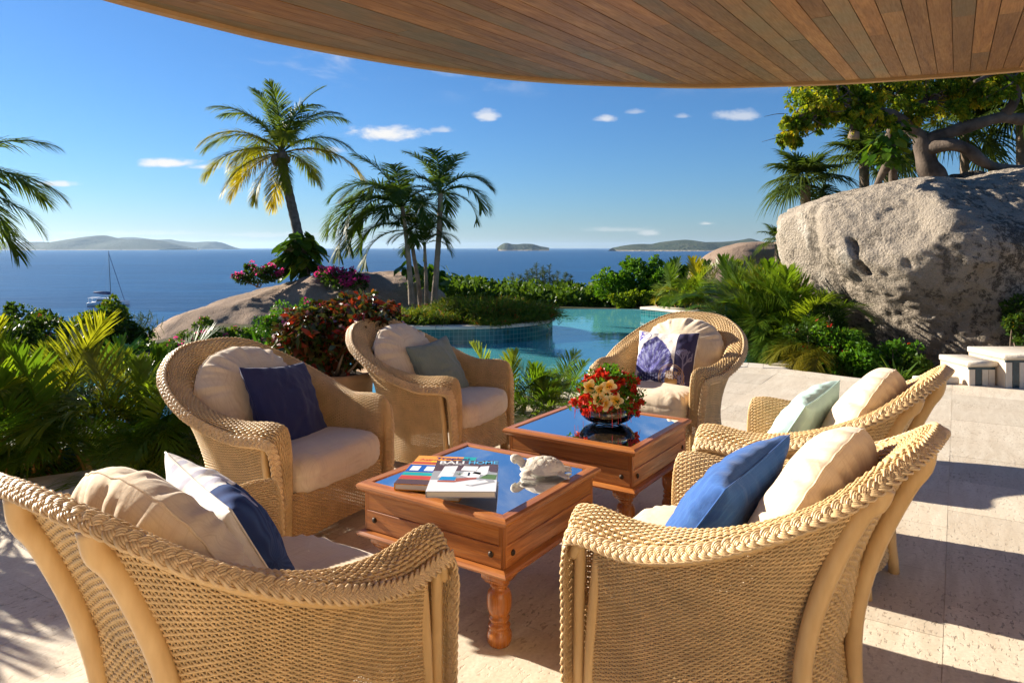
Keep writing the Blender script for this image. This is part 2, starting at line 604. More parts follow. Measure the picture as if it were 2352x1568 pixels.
M['soil'] = simple('soil', (.085, .06, .038), .95, .1, .35, 3, .5, 20)
M['gnarled_bark'] = simple('gnarled_bark', (.105, .080, .062), .9, .15, .6, 3.5, .9, 28)
M['bark'] = simple('bark', (.20, .15, .11), .9, .15, .4, 7, .8, 45)
M['palm_bark'] = simple('palm_bark', (.15, .13, .115), .9, .15, .35, 14, .8, 60)
M['pale_bark'] = simple('pale_bark', (.24, .19, .145), .85, .2, .45, 4, .6, 30)
M['cane'] = simple('palm_cane', (.33, .17, .035), .5, .4, .3, 9)
M['green_cane'] = simple('green_cane', (.17, .20, .06), .5, .4, .3, 9)
M['terracotta'] = simple('terracotta_pot', (.36, .24, .15), .8, .2, .2, 6, .3, 40)
M['areca'] = foliage('areca_leaf', None, .62, .36, True, .36)
M['coco'] = foliage('coconut_leaf', None, .58, .45, True)
M['fan'] = foliage('fan_leaf', None, .5, .42, True)
M['hedge'] = foliage('hedge_leaf', [(0, (.045, .095, .012)), (.55, (.09, .17, .020)), (1, (.18, .25, .03))], .38, .45)
M['bush'] = foliage('bright_leaf', [(0, (.045, .13, .010)), (.6, (.09, .23, .014)), (1, (.19, .32, .024))], .40, .45)
M['dry'] = foliage('fine_dry_leaf', [(0, (.07, .14, .014)), (.5, (.14, .20, .020)), (.8, (.24, .20, .03)), (1, (.32, .09, .03))], .45, .6)
M['yellowtree'] = foliage('yellow_leaf', [(0, (.07, .14, .012)), (.40, (.18, .27, .016)), (.72, (.40, .40, .02)), (1, (.62, .38, .03))], .52, .55)
M['mixedleaf'] = foliage('mixed_leaf', [(0, (.035, .085, .010)), (.55, (.08, .15, .014)), (.8, (.20, .22, .016)), (1, (.46, .32, .02))], .42, .5)
M['darkleaf'] = foliage('dark_leaf', [(0, (.028, .065, .010)), (.7, (.06, .115, .014)), (.92, (.13, .16, .016)), (1, (.30, .20, .018))], .38, .48)
M['ivy'] = foliage('big_leaf', [(0, (.03, .085, .008)), (.7, (.07, .155, .012)), (1, (.20, .24, .02))], .4, .3)
M['croton'] = foliage('croton_leaf', [(0, (.020, .045, .010)), (.38, (.045, .065, .012)), (.55, (.08, .035, .014)), (.70, (.20, .018, .012)), (.84, (.33, .025, .015)), (.93, (.30, .10, .015)), (1, (.20, .24, .02))], .28, .25, False, .5, (1.4, 1.1, .6))
M['pink'] = foliage('pink_flower', [(0, (.60, .016, .18)), (1, (.80, .06, .32))], .5, .6, False, .2, (1.1, 1, 1))
M['redflower'] = foliage('red_flower', [(0, (.55, .008, .008)), (.7, (.72, .03, .012)), (1, (.80, .16, .02))], .3, .5, False, .3, (1.1, 1, 1))
M['casuarina'] = foliage('needle', [(0, (.045, .075, .03)), (1, (.085, .12, .045))], .3, .7)
M['white_paint'] = simple('white_paint', (.78, .78, .78), .35, .5, .04)
M['sail_blue'] = simple('sail_cover', (.03, .06, .16), .7, .3)
M['dark_window'] = simple('tinted_window', (.03, .03, .035), .15, .6)
M['alu'] = simple('mast_metal', (.32, .33, .34), .4, .5, .05)
# ------------------------------------------------------------------ sea, islands, ground
D1 = np.array([math.sin(R(32)), math.cos(R(32))])      # direction of the boards and of the long floor joints
D2 = np.array([D1[1], -D1[0]])
SEA = -20.0

m, t, out = new_mat('sea_water')
p = t.pos()
x, y, z = t.sep(p)
n1 = t.noise(t.mapping(p, (.22, .5, 1)), 1.0, 4, .6, .4)
n2 = t.noise(t.mapping(p, (.02, .06, 1)), 1.0, 4, .6)
n3 = t.noise(t.mapping(p, (.0025, .010, 1)), 1.0, 3, .55)
near = t.math('MULTIPLY', t.rng(y, 420, 120, 0, 1, True), t.rng(x, -60, 60, 0, 1, True))
c = t.mix(t.rng(n3, .35, .65), (.003, .042, .125), (.009, .086, .215))
c = t.mix(near, c, (.010, .15, .27))
c = t.mix(t.rng(n2, .42, .60, 0, .75), c, (.003, .034, .105))
nm = t.bump(n1, .55, 1.2, t.bump(n2, .30, 5.0))
bsdf(t, out, c, .30, .085, nm)
M['sea'] = m
S = 22000.0
sea = link('sea_water', mesh_np('sea_water', [(-S, -60, SEA), (S, -60, SEA), (S, S, SEA), (-S, S, SEA)], [[(0, 1, 2, 3)]]), M['sea'])
tag(sea, 'deep blue open sea reaching to the horizon', kind='structure')

def islandmat(name, a, b):
    m, t, out = new_mat(name)
    p = t.pos()
    n = t.noise(p, .006, 5, .6)
    n2 = t.noise(p, .03, 4, .65)
    c = t.mix(t.rng(n, .35, .65), a, b)
    c = t.mix(t.rng(n2, .5, .75, 0, .6), c, (.12, .105, .075))
    z = t.sep(p)[2]
    c = t.mix(t.rng(z, SEA + 10, SEA + 3, 0, 1), c, (.32, .27, .21))
    bsdf(t, out, c, .95, .1, t.bump(n2, 1.0, 20.0))
    return m
M['island'] = islandmat('island_scrub', (.030, .048, .024), (.060, .074, .036))

def island(name, pts, Y, depth, label):
    pts = np.array(pts, float)
    xs = (pts[:, 0] - 1176) * Y / F_PX
    hs = np.maximum(0, CAM_Z - (pts[:, 1] - 569) * Y / F_PX - SEA)
    n, k = 160, 28
    X = np.linspace(xs[0], xs[-1], n)
    H = np.interp(X, xs, hs)
    H = np.convolve(np.pad(H, 3, 'edge'), np.ones(7) / 7, 'valid')
    v = np.linspace(-1, 1, k)
    XX, VV = np.meshgrid(X, v, indexing='ij')
    ridge = np.maximum(0, 1 - np.abs(VV) ** 1.35)
    YY = Y + VV * depth * (.35 + .65 * (H / (H.max() + 1e-6)) ** .6)[:, None]
    nz = fbm(np.stack([XX / (depth * .5), YY / (depth * .5), XX * 0], -1), 5)
    ZZ = SEA - 2 + (H[:, None] + 2) * ridge * (1 + .22 * nz * (1 - ridge * .75))
    XX = XX + nz * depth * .05
    o = link(name, mesh_np(name, np.stack([XX, YY, ZZ], -1).reshape(-1, 3), [grid_faces(n, k)], True), M['island'])
    o['label'] = label
    o['kind'] = 'structure'
    return o
island('island', [(-60, 552), (0, 553.6), (22, 558), (60, 555.5), (94, 555.5), (127, 559.5), (150, 552), (175, 547.5), (202, 543), (240, 539), (262, 543), (285, 550), (319, 549), (350, 552), (375, 556.6), (395, 561), (416, 570)], 7000, 900, 'long hazy hilly island on the horizon at the far side of the sea')
island('island', [(255, 562), (274, 546), (300, 545), (326, 548), (360, 550.6), (394, 548.6), (412, 552), (450, 555.5), (475, 555), (499, 554.5), (514, 561), (531, 569.6)], 9800, 700, 'paler flat-topped island ending in a low headland behind the hilly one')
island('island', [(1144, 569), (1150, 563), (1158, 558), (1166, 557.5), (1177, 560), (1190, 561), (1205, 559.5), (1224, 560), (1243, 566.5), (1260, 569.3)], 5200, 160, 'small two-humped islet alone on the horizon')
island('island', [(1410, 569), (1425, 565), (1452, 561), (1472, 560.5), (1492, 561.5), (1510, 557), (1532, 554), (1555, 551.5), (1580, 550), (1605, 552), (1620, 555), (1664, 555), (1682, 553.5), (1697, 552), (1723, 547), (1747, 554), (1800, 556), (1860, 566), (1880, 569)], 4600, 420, 'long low green island on the horizon left of the great boulder')

POOL = np.array([(3.30, 8.95), (2.82, 9.02), (1.9, 8.6), (1.0, 7.65), (.35, 7.05), (-.6, 6.8), (-1.6, 6.5), (-2.6, 6.05), (-3.8, 5.8), (-5.2, 5.9), (-5.8, 7.2), (-5.2, 8.8), (-4.2, 9.6), (-3.4, 10.3), (-3.1, 11.6),
                 (-2.7, 14.2), (-1.4, 16.7), (.2, 18.0), (1.3, 18.4), (3.2, 18.3), (3.75, 17.2), (4.15, 15.2), (4.3, 13.2), (4.05, 11.3), (3.8, 9.9)])
def smooth_loop(P, n):
    P = np.asarray(P, float)
    k = len(P)
    Q = np.concatenate([P, P, P])
    return cr(Q, np.linspace(k, 2 * k, n, endpoint=False))
POOL_S = smooth_loop(POOL, 140)

def inside(poly, X, Y):
    c = np.zeros(np.shape(X), bool)
    n = len(poly)
    j = n - 1
    for i in range(n):
        xi, yi = poly[i]
        xj, yj = poly[j]
        hit = ((yi > Y) != (yj > Y)) & (X < (xj - xi) * (Y - yi) / (yj - yi + 1e-12) + xi)
        c ^= hit
        j = i
    return c

TERR = np.array([(10.5, 8.3), (5.2, 7.9), (4.5, 7.8), (3.95, 7.95), (3.5, 8.4), (3.05, 8.78), (2.55, 8.82), (1.95, 8.4), (1.2, 7.6), (.5, 6.95), (-.3, 6.5), (-1.0, 6.1), (-1.6, 5.65), (-2.25, 5.05), (-3.2, 4.45),
                 (-5.0, 3.6), (-7.5, 3.0), (-7.5, -3.0), (10.5, -3.0)])

def off_loop(P, d):
    """grow a closed plan outline by d metres"""
    T = np.roll(P, -1, 0) - np.roll(P, 1, 0)
    T /= np.linalg.norm(T, axis=1)[:, None]
    area = np.sum(P[:, 0] * np.roll(P[:, 1], -1) - np.roll(P[:, 0], -1) * P[:, 1])
    N = np.stack([T[:, 1], -T[:, 0]], 1) * (1 if area > 0 else -1)
    return P + N * d

# the ground: one sheet, with the pool pit cut down into it
gx = np.concatenate([np.linspace(-70, -9, 40), np.linspace(-8.8, 12, 105), np.linspace(12.5, 80, 40)])
gy = np.concatenate([np.linspace(-12, -3, 8), np.linspace(-2.8, 24, 134), np.linspace(24.6, 110, 60)])
GX, GY = np.meshgrid(gx, gy, indexing='ij')
def ground_z(X, Y):
    X, Y = np.asarray(X, float), np.asarray(Y, float)
    nz = fbm(np.stack([X * .35, Y * .35, X * 0], -1), 4)
    h = -.16 + .05 * nz
    h = h - np.maximum(0, Y - 20.0) * .42 * (1 + .15 * nz)
    h = h - np.maximum(0, -6.2 - X) * .38 * (1 + .2 * nz) * np.clip((Y - 2) / 3, 0, 1)
    h = h + np.clip(X - 6.5, 0, 12) * .10 * np.clip((Y - 9) / 3, 0, 1) * np.clip((30 - Y) / 8, 0, 1)
    return np.maximum(h, -32)
GZ = ground_z(GX, GY)
GZ = np.where(inside(off_loop(POOL_S, .16), GX, GY), -1.8, GZ)
GZ = np.where(inside(TERR, GX, GY) & (GZ > -1), np.minimum(GZ, -.16), GZ)
m, t, out = new_mat('garden_ground')
p = t.pos()
n = t.noise(p, 1.2, 5, .6)
n2 = t.noise(p, 14, 4, .6)
c = t.mix(t.rng(n, .4, .6), (.07, .05, .032), (.045, .06, .018))
c = t.mix(t.rng(n2, .45, .7, 0, .6), c, (.11, .085, .055))
bsdf(t, out, c, .95, .1, t.bump(n2, .8, .05))
M['ground'] = m
g = link('ground', mesh_np('ground', np.stack([GX, GY, GZ], -1).reshape(-1, 3), [grid_faces(len(gx), len(gy))], True), M['ground'])
tag(g, 'brown planted garden soil falling away to the sea', kind='structure')

# ------------------------------------------------------------------ pool
m, t, out = new_mat('pool_plaster')
p = t.pos()
n = t.noise(p, 4, 4)
cau = t.new('ShaderNodeTexVoronoi')
c = t.mix(t.rng(n, .3, .7), (.42, .74, .80), (.55, .86, .90))
bsdf(t, out, c, .7, .2)
M['plaster'] = m
def tilemat(name, c1, c2, size, joint=(.45, .55, .55)):
    m, t, out = new_mat(name)
    uv = t.n.new('ShaderNodeUVMap').outputs[0]
    br = t.new('ShaderNodeTexBrick')
    br.offset = 0.0
    t.link(uv, br.inputs['Vector'])
    br.inputs['Color1'].default_value = c1 + (1,)
    br.inputs['Color2'].default_value = c2 + (1,)
    br.inputs['Mortar'].default_value = joint + (1,)
    br.inputs['Scale'].default_value = 1.0 / size
    br.inputs['Mortar Size'].default_value = .045
    br.inputs['Brick Width'].default_value = 1.0
    br.inputs['Row Height'].default_value = 1.0
    bsdf(t, out, br.outputs['Color'], .18, .5, t.bump(br.outputs['Fac'], -.4, .004))
    return m
M['teal_tile'] = tilemat('teal_tile', (.008, .085, .10), (.02, .15, .155), .075, (.16, .28, .28))

def wall_strip(name, loop, z0, z1, mat, parent, closed=True):
    """a vertical band along a plan line, with lengths along it stored as UV"""
    loop = np.asarray(loop, float)
    n = len(loop)
    P = np.concatenate([loop, loop[:1]]) if closed else loop
    L = np.concatenate([[0], np.cumsum(np.linalg.norm(np.diff(P, axis=0), axis=1))])
    V = np.concatenate([np.c_[P, np.full(len(P), z0)], np.c_[P, np.full(len(P), z1)]])
    k = len(P)
    F = np.array([(i, i + 1, k + i + 1, k + i) for i in range(k - 1)])
    me = mesh_np(name, V, [F], False)
    uv = me.uv_layers.new(name='UVMap')
    arr = []
    for f in F:
        for vi in f:
            arr += [L[vi % k], V[vi][2]]
    uv.data.foreach_set('uv', np.array(arr, dtype=np.float32))
    return link(name, me, mat, parent)

def fan_poly(loop, z):
    return np.c_[loop, np.full(len(loop), z)]

def ngon_sheet(name, loop, z, mat, parent=None):
    V = fan_poly(loop, z)
    return link(name, mesh_np(name, V, [np.array([list(range(len(V)))])]), mat, parent)

def ring_solid(name, inner, outer, z0, z1, mat, parent, closed=True, bev=.012):
    inner, outer = np.asarray(inner), np.asarray(outer)
    d = (outer - inner)
    d /= np.linalg.norm(d, axis=1)[:, None]
    secs = [np.c_[inner, np.full(len(inner), z0)], np.c_[inner, np.full(len(inner), z1 - bev)], np.c_[inner + d * bev, np.full(len(inner), z1)],
            np.c_[outer - d * bev, np.full(len(inner), z1)], np.c_[outer, np.full(len(inner), z1 - bev)], np.c_[outer, np.full(len(inner), z0)]]
    V = np.stack(secs, 1).reshape(-1, 3)
    n = len(inner)
    k = len(secs)
    m_ = n if closed else n - 1
    i = np.arange(m_)[:, None]
    j = np.arange(k)[None, :]
    F = np.stack([i * k + j, i * k + (j + 1) % k, ((i + 1) % n) * k + (j + 1) % k, ((i + 1) % n) * k + j], -1).reshape(-1, 4)
    Fs = [F]
    if not closed:
        Fs.append(np.array([list(range(k)), [(n - 1) * k + q for q in range(k)][::-1]]))
    return link(name, mesh_np(name, V, Fs), mat, parent)

WATER_Z = -.13
pool = empty('swimming_pool', (0, 0, 0), 0, 'curving turquoise swimming pool with an infinity edge', None, None, 'structure')
ngon_sheet('pool_floor', POOL_S, -.80, M['plaster'], pool)
wall_strip('pool_wall', POOL_S, -.80, -.42, M['plaster'], pool)
WATER_Z = -.13
low_far = [i for i in range(len(POOL_S)) if POOL_S[i, 1] > 16.2]
near_i = [(low_far[-1] + k) % len(POOL_S) for k in range(len(POOL_S) - len(low_far) + 2)]
wall_strip('pool_tile_band', POOL_S[near_i], -.42, -.02, M['teal_tile'], pool, False)
wall_strip('far_tile_band', POOL_S[low_far], -.42, WATER_Z, M['teal_tile'], pool, False)
# coping stones round the near and right hand sides, the far side spills over
out_s = off_loop(POOL_S, .30)
far = (POOL_S[:, 1] > 16.4) | ((POOL_S[:, 0] < -2.5) & (POOL_S[:, 1] > 8))
idx = np.where(~far)[0]
start = [i for i in idx if far[i - 1]]
if start:
    s0 = start[0]
    order = [(s0 + k) % len(POOL_S) for k in range(len(POOL_S)) if not far[(s0 + k) % len(POOL_S)]]
else:
    order = list(idx)
step_ = 2
for a in range(0, len(order) - step_, step_):
    seg = order[a:a + step_ + 1]
    if any((seg[q + 1] - seg[q]) % len(POOL_S) != 1 for q in range(len(seg) - 1)):
        continue
    pi, po = POOL_S[seg], out_s[seg]
    sh = (pi[-1] - pi[0]) * .012
    pi, po = pi.copy(), po.copy()
    pi[0] += sh; po[0] += sh; pi[-1] -= sh; po[-1] -= sh
    ring_solid('coping_stone', pi - (po - pi) * .12, po, -.05, .006, M['coping'], pool, closed=False)
fi = np.where(POOL_S[:, 1] > 16.2)[0]
ring_solid('infinity_edge', POOL_S[fi] , off_loop(POOL_S, .12)[fi], -1.6, WATER_Z + .008, M['teal_tile'], pool, closed=False)

m, t, out = new_mat('pool_water')
p = t.pos()
n1 = t.noise(t.mapping(p, (1.2, 1.0, 1)), 2.6, 3, .55, .6)
n2 = t.noise(p, 9, 2, .5)
nm = t.bump(n1, .10, .06, t.bump(n2, .05, .02))
fr = t.new('ShaderNodeFresnel')
fr.inputs['IOR'].default_value = 1.13
t.link(nm, fr.inputs['Normal'])
gl = t.new('ShaderNodeBsdfGlossy')
gl.inputs['Roughness'].default_value = .02
t.link(nm, gl.inputs['Normal'])
tr = t.new('ShaderNodeBsdfTransparent')
tr.inputs['Color'].default_value = (.56, .95, .97, 1)
mx = t.new('ShaderNodeMixShader')
t.link(t.math('MULTIPLY', fr.outputs[0], .55), mx.inputs[0])
t.link(gl.outputs[0], mx.inputs[2])
df = t.new('ShaderNodeBsdfDiffuse')                 # light scattered back by the water body
df.inputs['Color'].default_value = (.13, .55, .62, 1)
m2 = t.new('ShaderNodeMixShader')
m2.inputs[0].default_value = .62
t.link(tr.outputs[0], m2.inputs[1])
t.link(df.outputs[0], m2.inputs[2])
t.link(m2.outputs[0], mx.inputs[1])
t.link(mx.outputs[0], out.inputs['Surface'])
M['pool_water'] = m
ngon_sheet('pool_water', off_loop(POOL_S, .004), WATER_Z, M['pool_water'], pool)

# planter island at the left of the pool
pc = np.array([-1.25, 13.55])
ang = np.linspace(0, 2 * np.pi, 72, endpoint=False)
PLANT = pc + np.stack([2.02 * np.sign(np.cos(ang)) * np.abs(np.cos(ang)) ** .85, 1.82 * np.sign(np.sin(ang)) * np.abs(np.sin(ang)) ** .95], 1)
pl = empty('pool_planter', (0, 0, 0), 0, 'curved raised planter standing in the pool with a teal tiled wall', 'planter')
wall_strip('tiled_wall', PLANT, -1.25, .12, M['teal_tile'], pl)
for k in range(0, 72, 3):
    seg = [(k + q) % 72 for q in range(4)]
    pi, po = off_loop(PLANT, -.26)[seg], off_loop(PLANT, .05)[seg]
    sh = (po[-1] - po[0]) * .008
    pi[0] += sh; po[0] += sh; pi[-1] -= sh; po[-1] -= sh
    ring_solid('coping_stone', pi, po, .12, .17, M['coping'], pl, closed=False, bev=.02)
ngon_sheet('planter_soil', off_loop(PLANT, -.24), .145, M['soil'], pl)

# low raised pool wall at the right of the far edge
rw = empty('raised_pool_wall', (0, 0, 0), 0, 'low teal tiled pool wall with pale coping at the far right of the pool', 'wall')
line = curve([(3.0, 16.6), (3.5, 15.9), (4.1, 14.8), (4.55, 13.4)], 14)
nrm = np.stack([np.gradient(line[:, 1]), -np.gradient(line[:, 0])], 1)
nrm /= np.linalg.norm(nrm, axis=1)[:, None]
back = line - nrm * .5 if (nrm[0] @ np.array([0, 1.0])) < 0 else line + nrm * .5
wall_strip('tiled_wall', np.concatenate([line, back[::-1]]), -1.25, .035, M['teal_tile'], rw)
for k in range(0, 13, 2):
    e = min(k + 3, 14)
    if e - k < 2: continue
    a_, b_ = line[k:e].copy(), back[k:e].copy()
    dd = (back[k:e] - line[k:e])
    ring_solid('coping_stone', a_ - dd * .06, b_, .035, .085, M['coping'], rw, closed=False)
tw = empty('tiled_pillar', (0, 0, 0), 0, 'short teal tiled water wall half hidden by the palm fronds at the pool end', 'wall')
q0 = at(1666, 720, 12.6)
lp = np.array([(q0[0], 12.6), (q0[0] + .55, 12.4), (q0[0] + .65, 12.8), (q0[0] + .1, 13.0)])
wall_strip('tiled_wall', lp, -.4, .55, M['teal_tile'], tw)
ring_solid('coping_stone', off_loop(lp, -.04), off_loop(lp, .03), .55, .60, M['coping'], tw)
ngon_sheet('cap', off_loop(lp, -.03), .596, M['coping'], tw)

# ------------------------------------------------------------------ terrace floor of travertine slabs
def clip_poly(poly, a, b, c):
    """keep the side a*x + b*y <= c"""
    outp = []
    n = len(poly)
    for i in range(n):
        P, Q = poly[i], poly[(i + 1) % n]
        fp, fq = a * P[0] + b * P[1] - c, a * Q[0] + b * Q[1] - c
        if fp <= 0: outp.append(P)
        if (fp < 0 < fq) or (fq < 0 < fp):
            s = fp / (fp - fq)
            outp.append((P[0] + (Q[0] - P[0]) * s, P[1] + (Q[1] - P[1]) * s))
    return outp

ti = np.where((TERR[:, 1] > 2.9))[0]
edge = curve(TERR[:17], 90)
terr_poly = [tuple(q) for q in edge] + [(-7.5, -3.0), (10.5, -3.0)]
floor = link('terrace_floor', mesh_np('terrace_floor', fan_poly(np.array(terr_poly), -.006), [np.array([list(range(len(terr_poly)))])]), M['grout'])
tag(floor, 'pale pitted travertine terrace floor', kind='structure')
SW, SL, JO = .87, .62, .0018
frr = np.random.RandomState(5)
nslab = 0
for qi in range(-6, 10):
    q0_ = -.045 + qi * SW
    off_ = frr.rand() * SL
    for pi_ in range(-6, 20):
        p0_ = off_ + pi_ * SL
        cq, cp = q0_ + SW / 2, p0_ + SL / 2
        cx_, cy_ = D2 * cq + D1 * cp
        dist = math.hypot(cx_, cy_)
        if cy_ < -1.2 or abs(cx_) > max(cy_, .8) * .80 + 1.4 or cx_ > 9: continue
        poly = terr_poly
        for (ax, lo_, hi_) in ((D2, q0_ + JO / 2, q0_ + SW - JO / 2), (D1, p0_ + JO / 2, p0_ + SL - JO / 2)):
            poly = clip_poly(poly, ax[0], ax[1], hi_)
            if len(poly) < 3: break
            poly = clip_poly(poly, -ax[0], -ax[1], -lo_)
            if len(poly) < 3: break
        if len(poly) < 3: continue
        P = np.array(poly)
        area = .5 * abs(np.sum(P[:, 0] * np.roll(P[:, 1], -1) - np.roll(P[:, 0], -1) * P[:, 1]))
        if area < .004: continue
        c0 = P.mean(0)
        k = len(P)
        z1 = frr.uniform(-.0008, .0008)
        V = np.concatenate([np.c_[P - c0, np.full(k, -.005)], np.c_[P - c0, np.full(k, z1)]])
        F4 = np.array([(i, (i + 1) % k, k + (i + 1) % k, k + i) for i in range(k)])
        link('slab', mesh_np('slab', V, [F4, np.array([[k + i for i in range(k)]])]), M['travertine'], floor, (c0[0], c0[1], 0))
        nslab += 1
# front edge of the terrace
te = np.array(edge)
link('terrace_edge', mesh_np('terrace_edge', np.concatenate([np.c_[te, np.full(len(te), -.25)], np.c_[te, np.full(len(te), -.004)]]),
     [np.array([(i, i + 1, len(te) + i + 1, len(te) + i) for i in range(len(te) - 1)])]), M['coping'], floor)

# ------------------------------------------------------------------ water steps at the right edge of the terrace
M['cream_tile'] = simple('cream_tile', (.52, .46, .38), .45, .4, .08, 20)
M['navy_tile'] = simple('navy_tile', (.012, .035, .05), .2, .5, .3, 40)
M['white_stone'] = simple('white_stone', (.54, .48, .40), .6, .3, .12, 14, .4, 50)
ws = empty('cascade_steps', (0, 0, 0), 0, 'pale tiled water steps with rounded coping and dark blue tile stripes', 'steps')
def cascade(x0, x1, y, z0, z1, dep, stripe):
    b = MB()
    b.box(((x0 + x1) / 2, y + dep / 2 + .01, (z0 + z1) / 2 - .02), (x1 - x0 - .01, dep, z1 - z0 - .04))
    b.obj('block', M['grout'], ws)
    nt = int(round((x1 - x0) / .07))
    wv_ = (x1 - x0) / nt
    for k in range(nt):
        mat = M['navy_tile'] if k in stripe else M['cream_tile']
        b = MB()
        b.box((x0 + (k + .5) * wv_, y + .006, (z0 + z1 - .075) / 2), (wv_ - .005, .014, z1 - z0 - .075), 0, 0, .002)
        b.obj('tile', mat, ws)
        b = MB()
    b.tube([(x0 - .015, y + .01, z1 - .032), (x1 + .012, y + .01, z1 - .032)], .032, 14)
    b.box(((x0 + x1) / 2, y + .01 + dep / 2, z1 - .034), (x1 - x0 + .026, dep, .06), 0, 0, .006)
    b.obj('coping', M['white_stone'], ws, True)
    b = MB()
    b.box(((x0 + x1) / 2, y + .008, z1 - .078), (x1 - x0 - .004, .022, .022))
    b.obj('tile_line', M['navy_tile'], ws)
cascade(4.84, 5.12, 7.55, -.02, .26, .5, (1,))
cascade(5.14, 5.85, 7.42, -.02, .355, .6, (1,))
cascade(5.86, 7.0, 7.30, -.02, .62, .8, (2, 3))
b = MB()
b.tube([(4.35, 7.72, .035), (4.79, 7.66, .035)], .04, 12)
b.obj('low_coping', M['white_stone'], ws, True)

# ------------------------------------------------------------------ roof: boarded soffit with a curved eave
RZ0, RS = 2.424, .06
def soffit_z(xy):
    xy = np.asarray(xy, float)
    return RZ0 + RS * (xy @ D1)
def on_soffit(px, py):
    u, v = px - 1176.0, py - 569.0
    Y = (RZ0 - CAM_Z) / (-v / F_PX - RS * (D1[0] * u / F_PX + D1[1]))
    return np.array([u * Y / F_PX, Y])
ep = [on_soffit(*q) for q in [(150, -44), (313, 4), (504, 54), (626, 84), (780, 115), (920, 140), (1050, 159), (1180, 175), (1310, 185), (1440, 190.7), (1613, 195), (1787, 191.5), (1920, 187), (2047, 179.4), (2200, 169), (2352, 156), (2520, 138), (2700, 114)]]
ep = np.array(ep)
eq, epp = ep @ D2, ep @ D1
roof = empty('villa', (0, 0, 0), 0, 'villa with a curved overhanging roof and varnished cedar board soffit', 'building')
fine_e = curve(ep, 120)
fq, fp_ = fine_e @ D2, fine_e @ D1
o_ = np.argsort(fq)
fq_s, fp_s = fq[o_], fp_[o_]
PW = .105
prr = np.random.RandomState(3)
qmin, qmax = fq_s[0], fq_s[-1]
k = 0
q = qmin
while q < qmax - .02:
    qa, qb = q + .0022, min(q + PW - .0022, qmax)
    pa, pb = np.interp([qa, qb], fq_s, fp_s) - .03
    e = .2 + prr.rand() * 1.5
    st = -.6  # boards stop short behind the camera so sun reaches the added wall
    first = True
    while True:
        en = e
        last = en > min(pa, pb) - .7
        ea, eb = (pa, pb) if last else (en - .001, en - .001)
        zoff = prr.uniform(-.0012, .0012)
        pts = [(qa, st), (qb, st), (qb, eb), (qa, ea)]
        XY = np.array([D2 * a_ + D1 * b_ for a_, b_ in pts])
        Z = soffit_z(XY)
        c0 = np.r_[XY.mean(0), Z.mean()]
        lo = np.c_[XY, Z + zoff]
        hi_ = np.c_[XY, Z + .02]
        # work in the board's own axes so that the grain follows it
        V = np.concatenate([lo, hi_]) - c0
        U = np.stack([V[:, :2] @ D1, V[:, :2] @ (-D2), V[:, 2]], 1)
        F = [np.array([(3, 2, 1, 0), (4, 5, 6, 7), (0, 1, 5, 4), (1, 2, 6, 5), (2, 3, 7, 6), (3, 0, 4, 7)])]
        link('board', mesh_np('board', U, F), M['cedar'], roof, c0, (0, 0, math.atan2(D1[1], D1[0])))
        st = en + .001
        if last: break
        e += prr.uniform(1.6, 3.2)
    q += PW
# deck above the boards, and the trim along the eave
ring = np.concatenate([fine_e, [D2 * qmax + D1 * (-.6), D2 * qmin + D1 * (-.6)]])
n = len(ring)
Zr = soffit_z(ring)
V = np.concatenate([np.c_[ring, Zr + .024], np.c_[ring, Zr + .26]])
F4 = np.array([(i, (i + 1) % n, n + (i + 1) % n, n + i) for i in range(n)])
link('roof_deck', mesh_np('roof_deck', V, [F4, np.array([list(range(n))[::-1]]), np.array([[n + i for i in range(n)]])]), M['trim'], roof)
Tn = np.gradient(fine_e, axis=0)
Tn /= np.linalg.norm(Tn, axis=1)[:, None]
Nn = np.stack([-Tn[:, 1], Tn[:, 0]], 1)
ze = soffit_z(fine_e)
secs = [(-.005, -.002), (-.005, -.020), (.035, -.024), (.05, -.018), (.05, .25), (-.005, .25)]
V = np.stack([np.c_[fine_e + Nn * a_, ze + z_] for a_, z_ in secs], 1).reshape(-1, 3)
kk = len(secs)
i = np.arange(len(fine_e) - 1)[:, None]
j = np.arange(kk)[None]
F = np.stack([i * kk + j, (i + 1) * kk + j, (i + 1) * kk + (j + 1) % kk, i * kk + (j + 1) % kk], -1).reshape(-1, 4)
link('eave_trim', mesh_np('eave_trim', V, [F]), M['trim'], roof)

# unseen wall added behind and right of the camera, bouncing warm sunlight into the shade
M['bounce_stucco'] = simple('bounce_wall_stucco', (.74, .62, .46), .9, .15, .05, 2, .2, 60)
ang_w = math.atan2(D1[1], D1[0])
def bounce_wall_piece(nm, p0, p1, z0, z1, q0, q1, mat):
    c_ = D1 * (p0 + p1) / 2 + D2 * (q0 + q1) / 2
    b = MB(); b.box((0, 0, 0), (p1 - p0, q1 - q0, z1 - z0), 0, 0, .004)
    return b.obj(nm, mat, roof, False, False, (c_[0], c_[1], (z0 + z1) / 2), (0, 0, ang_w))
for p0, p1, z0, z1 in [(-6.0, -.2, -.1, 3.0), (-.2, .9, 2.15, 2.42), (.9, 3.0, -.1, 2.42)]:
    bounce_wall_piece('wall', p0 + .001, p1 - .001, z0, z1, 2.72, 2.95, M['bounce_stucco'])  # cream panels of the added bounce wall, out of view
added_door_ = bounce_wall_piece('added_door', -.19, .89, 0.0, 2.14, 2.80, 2.86, M['rosewood_leg'])  # invented door, dresses the added bounce wall

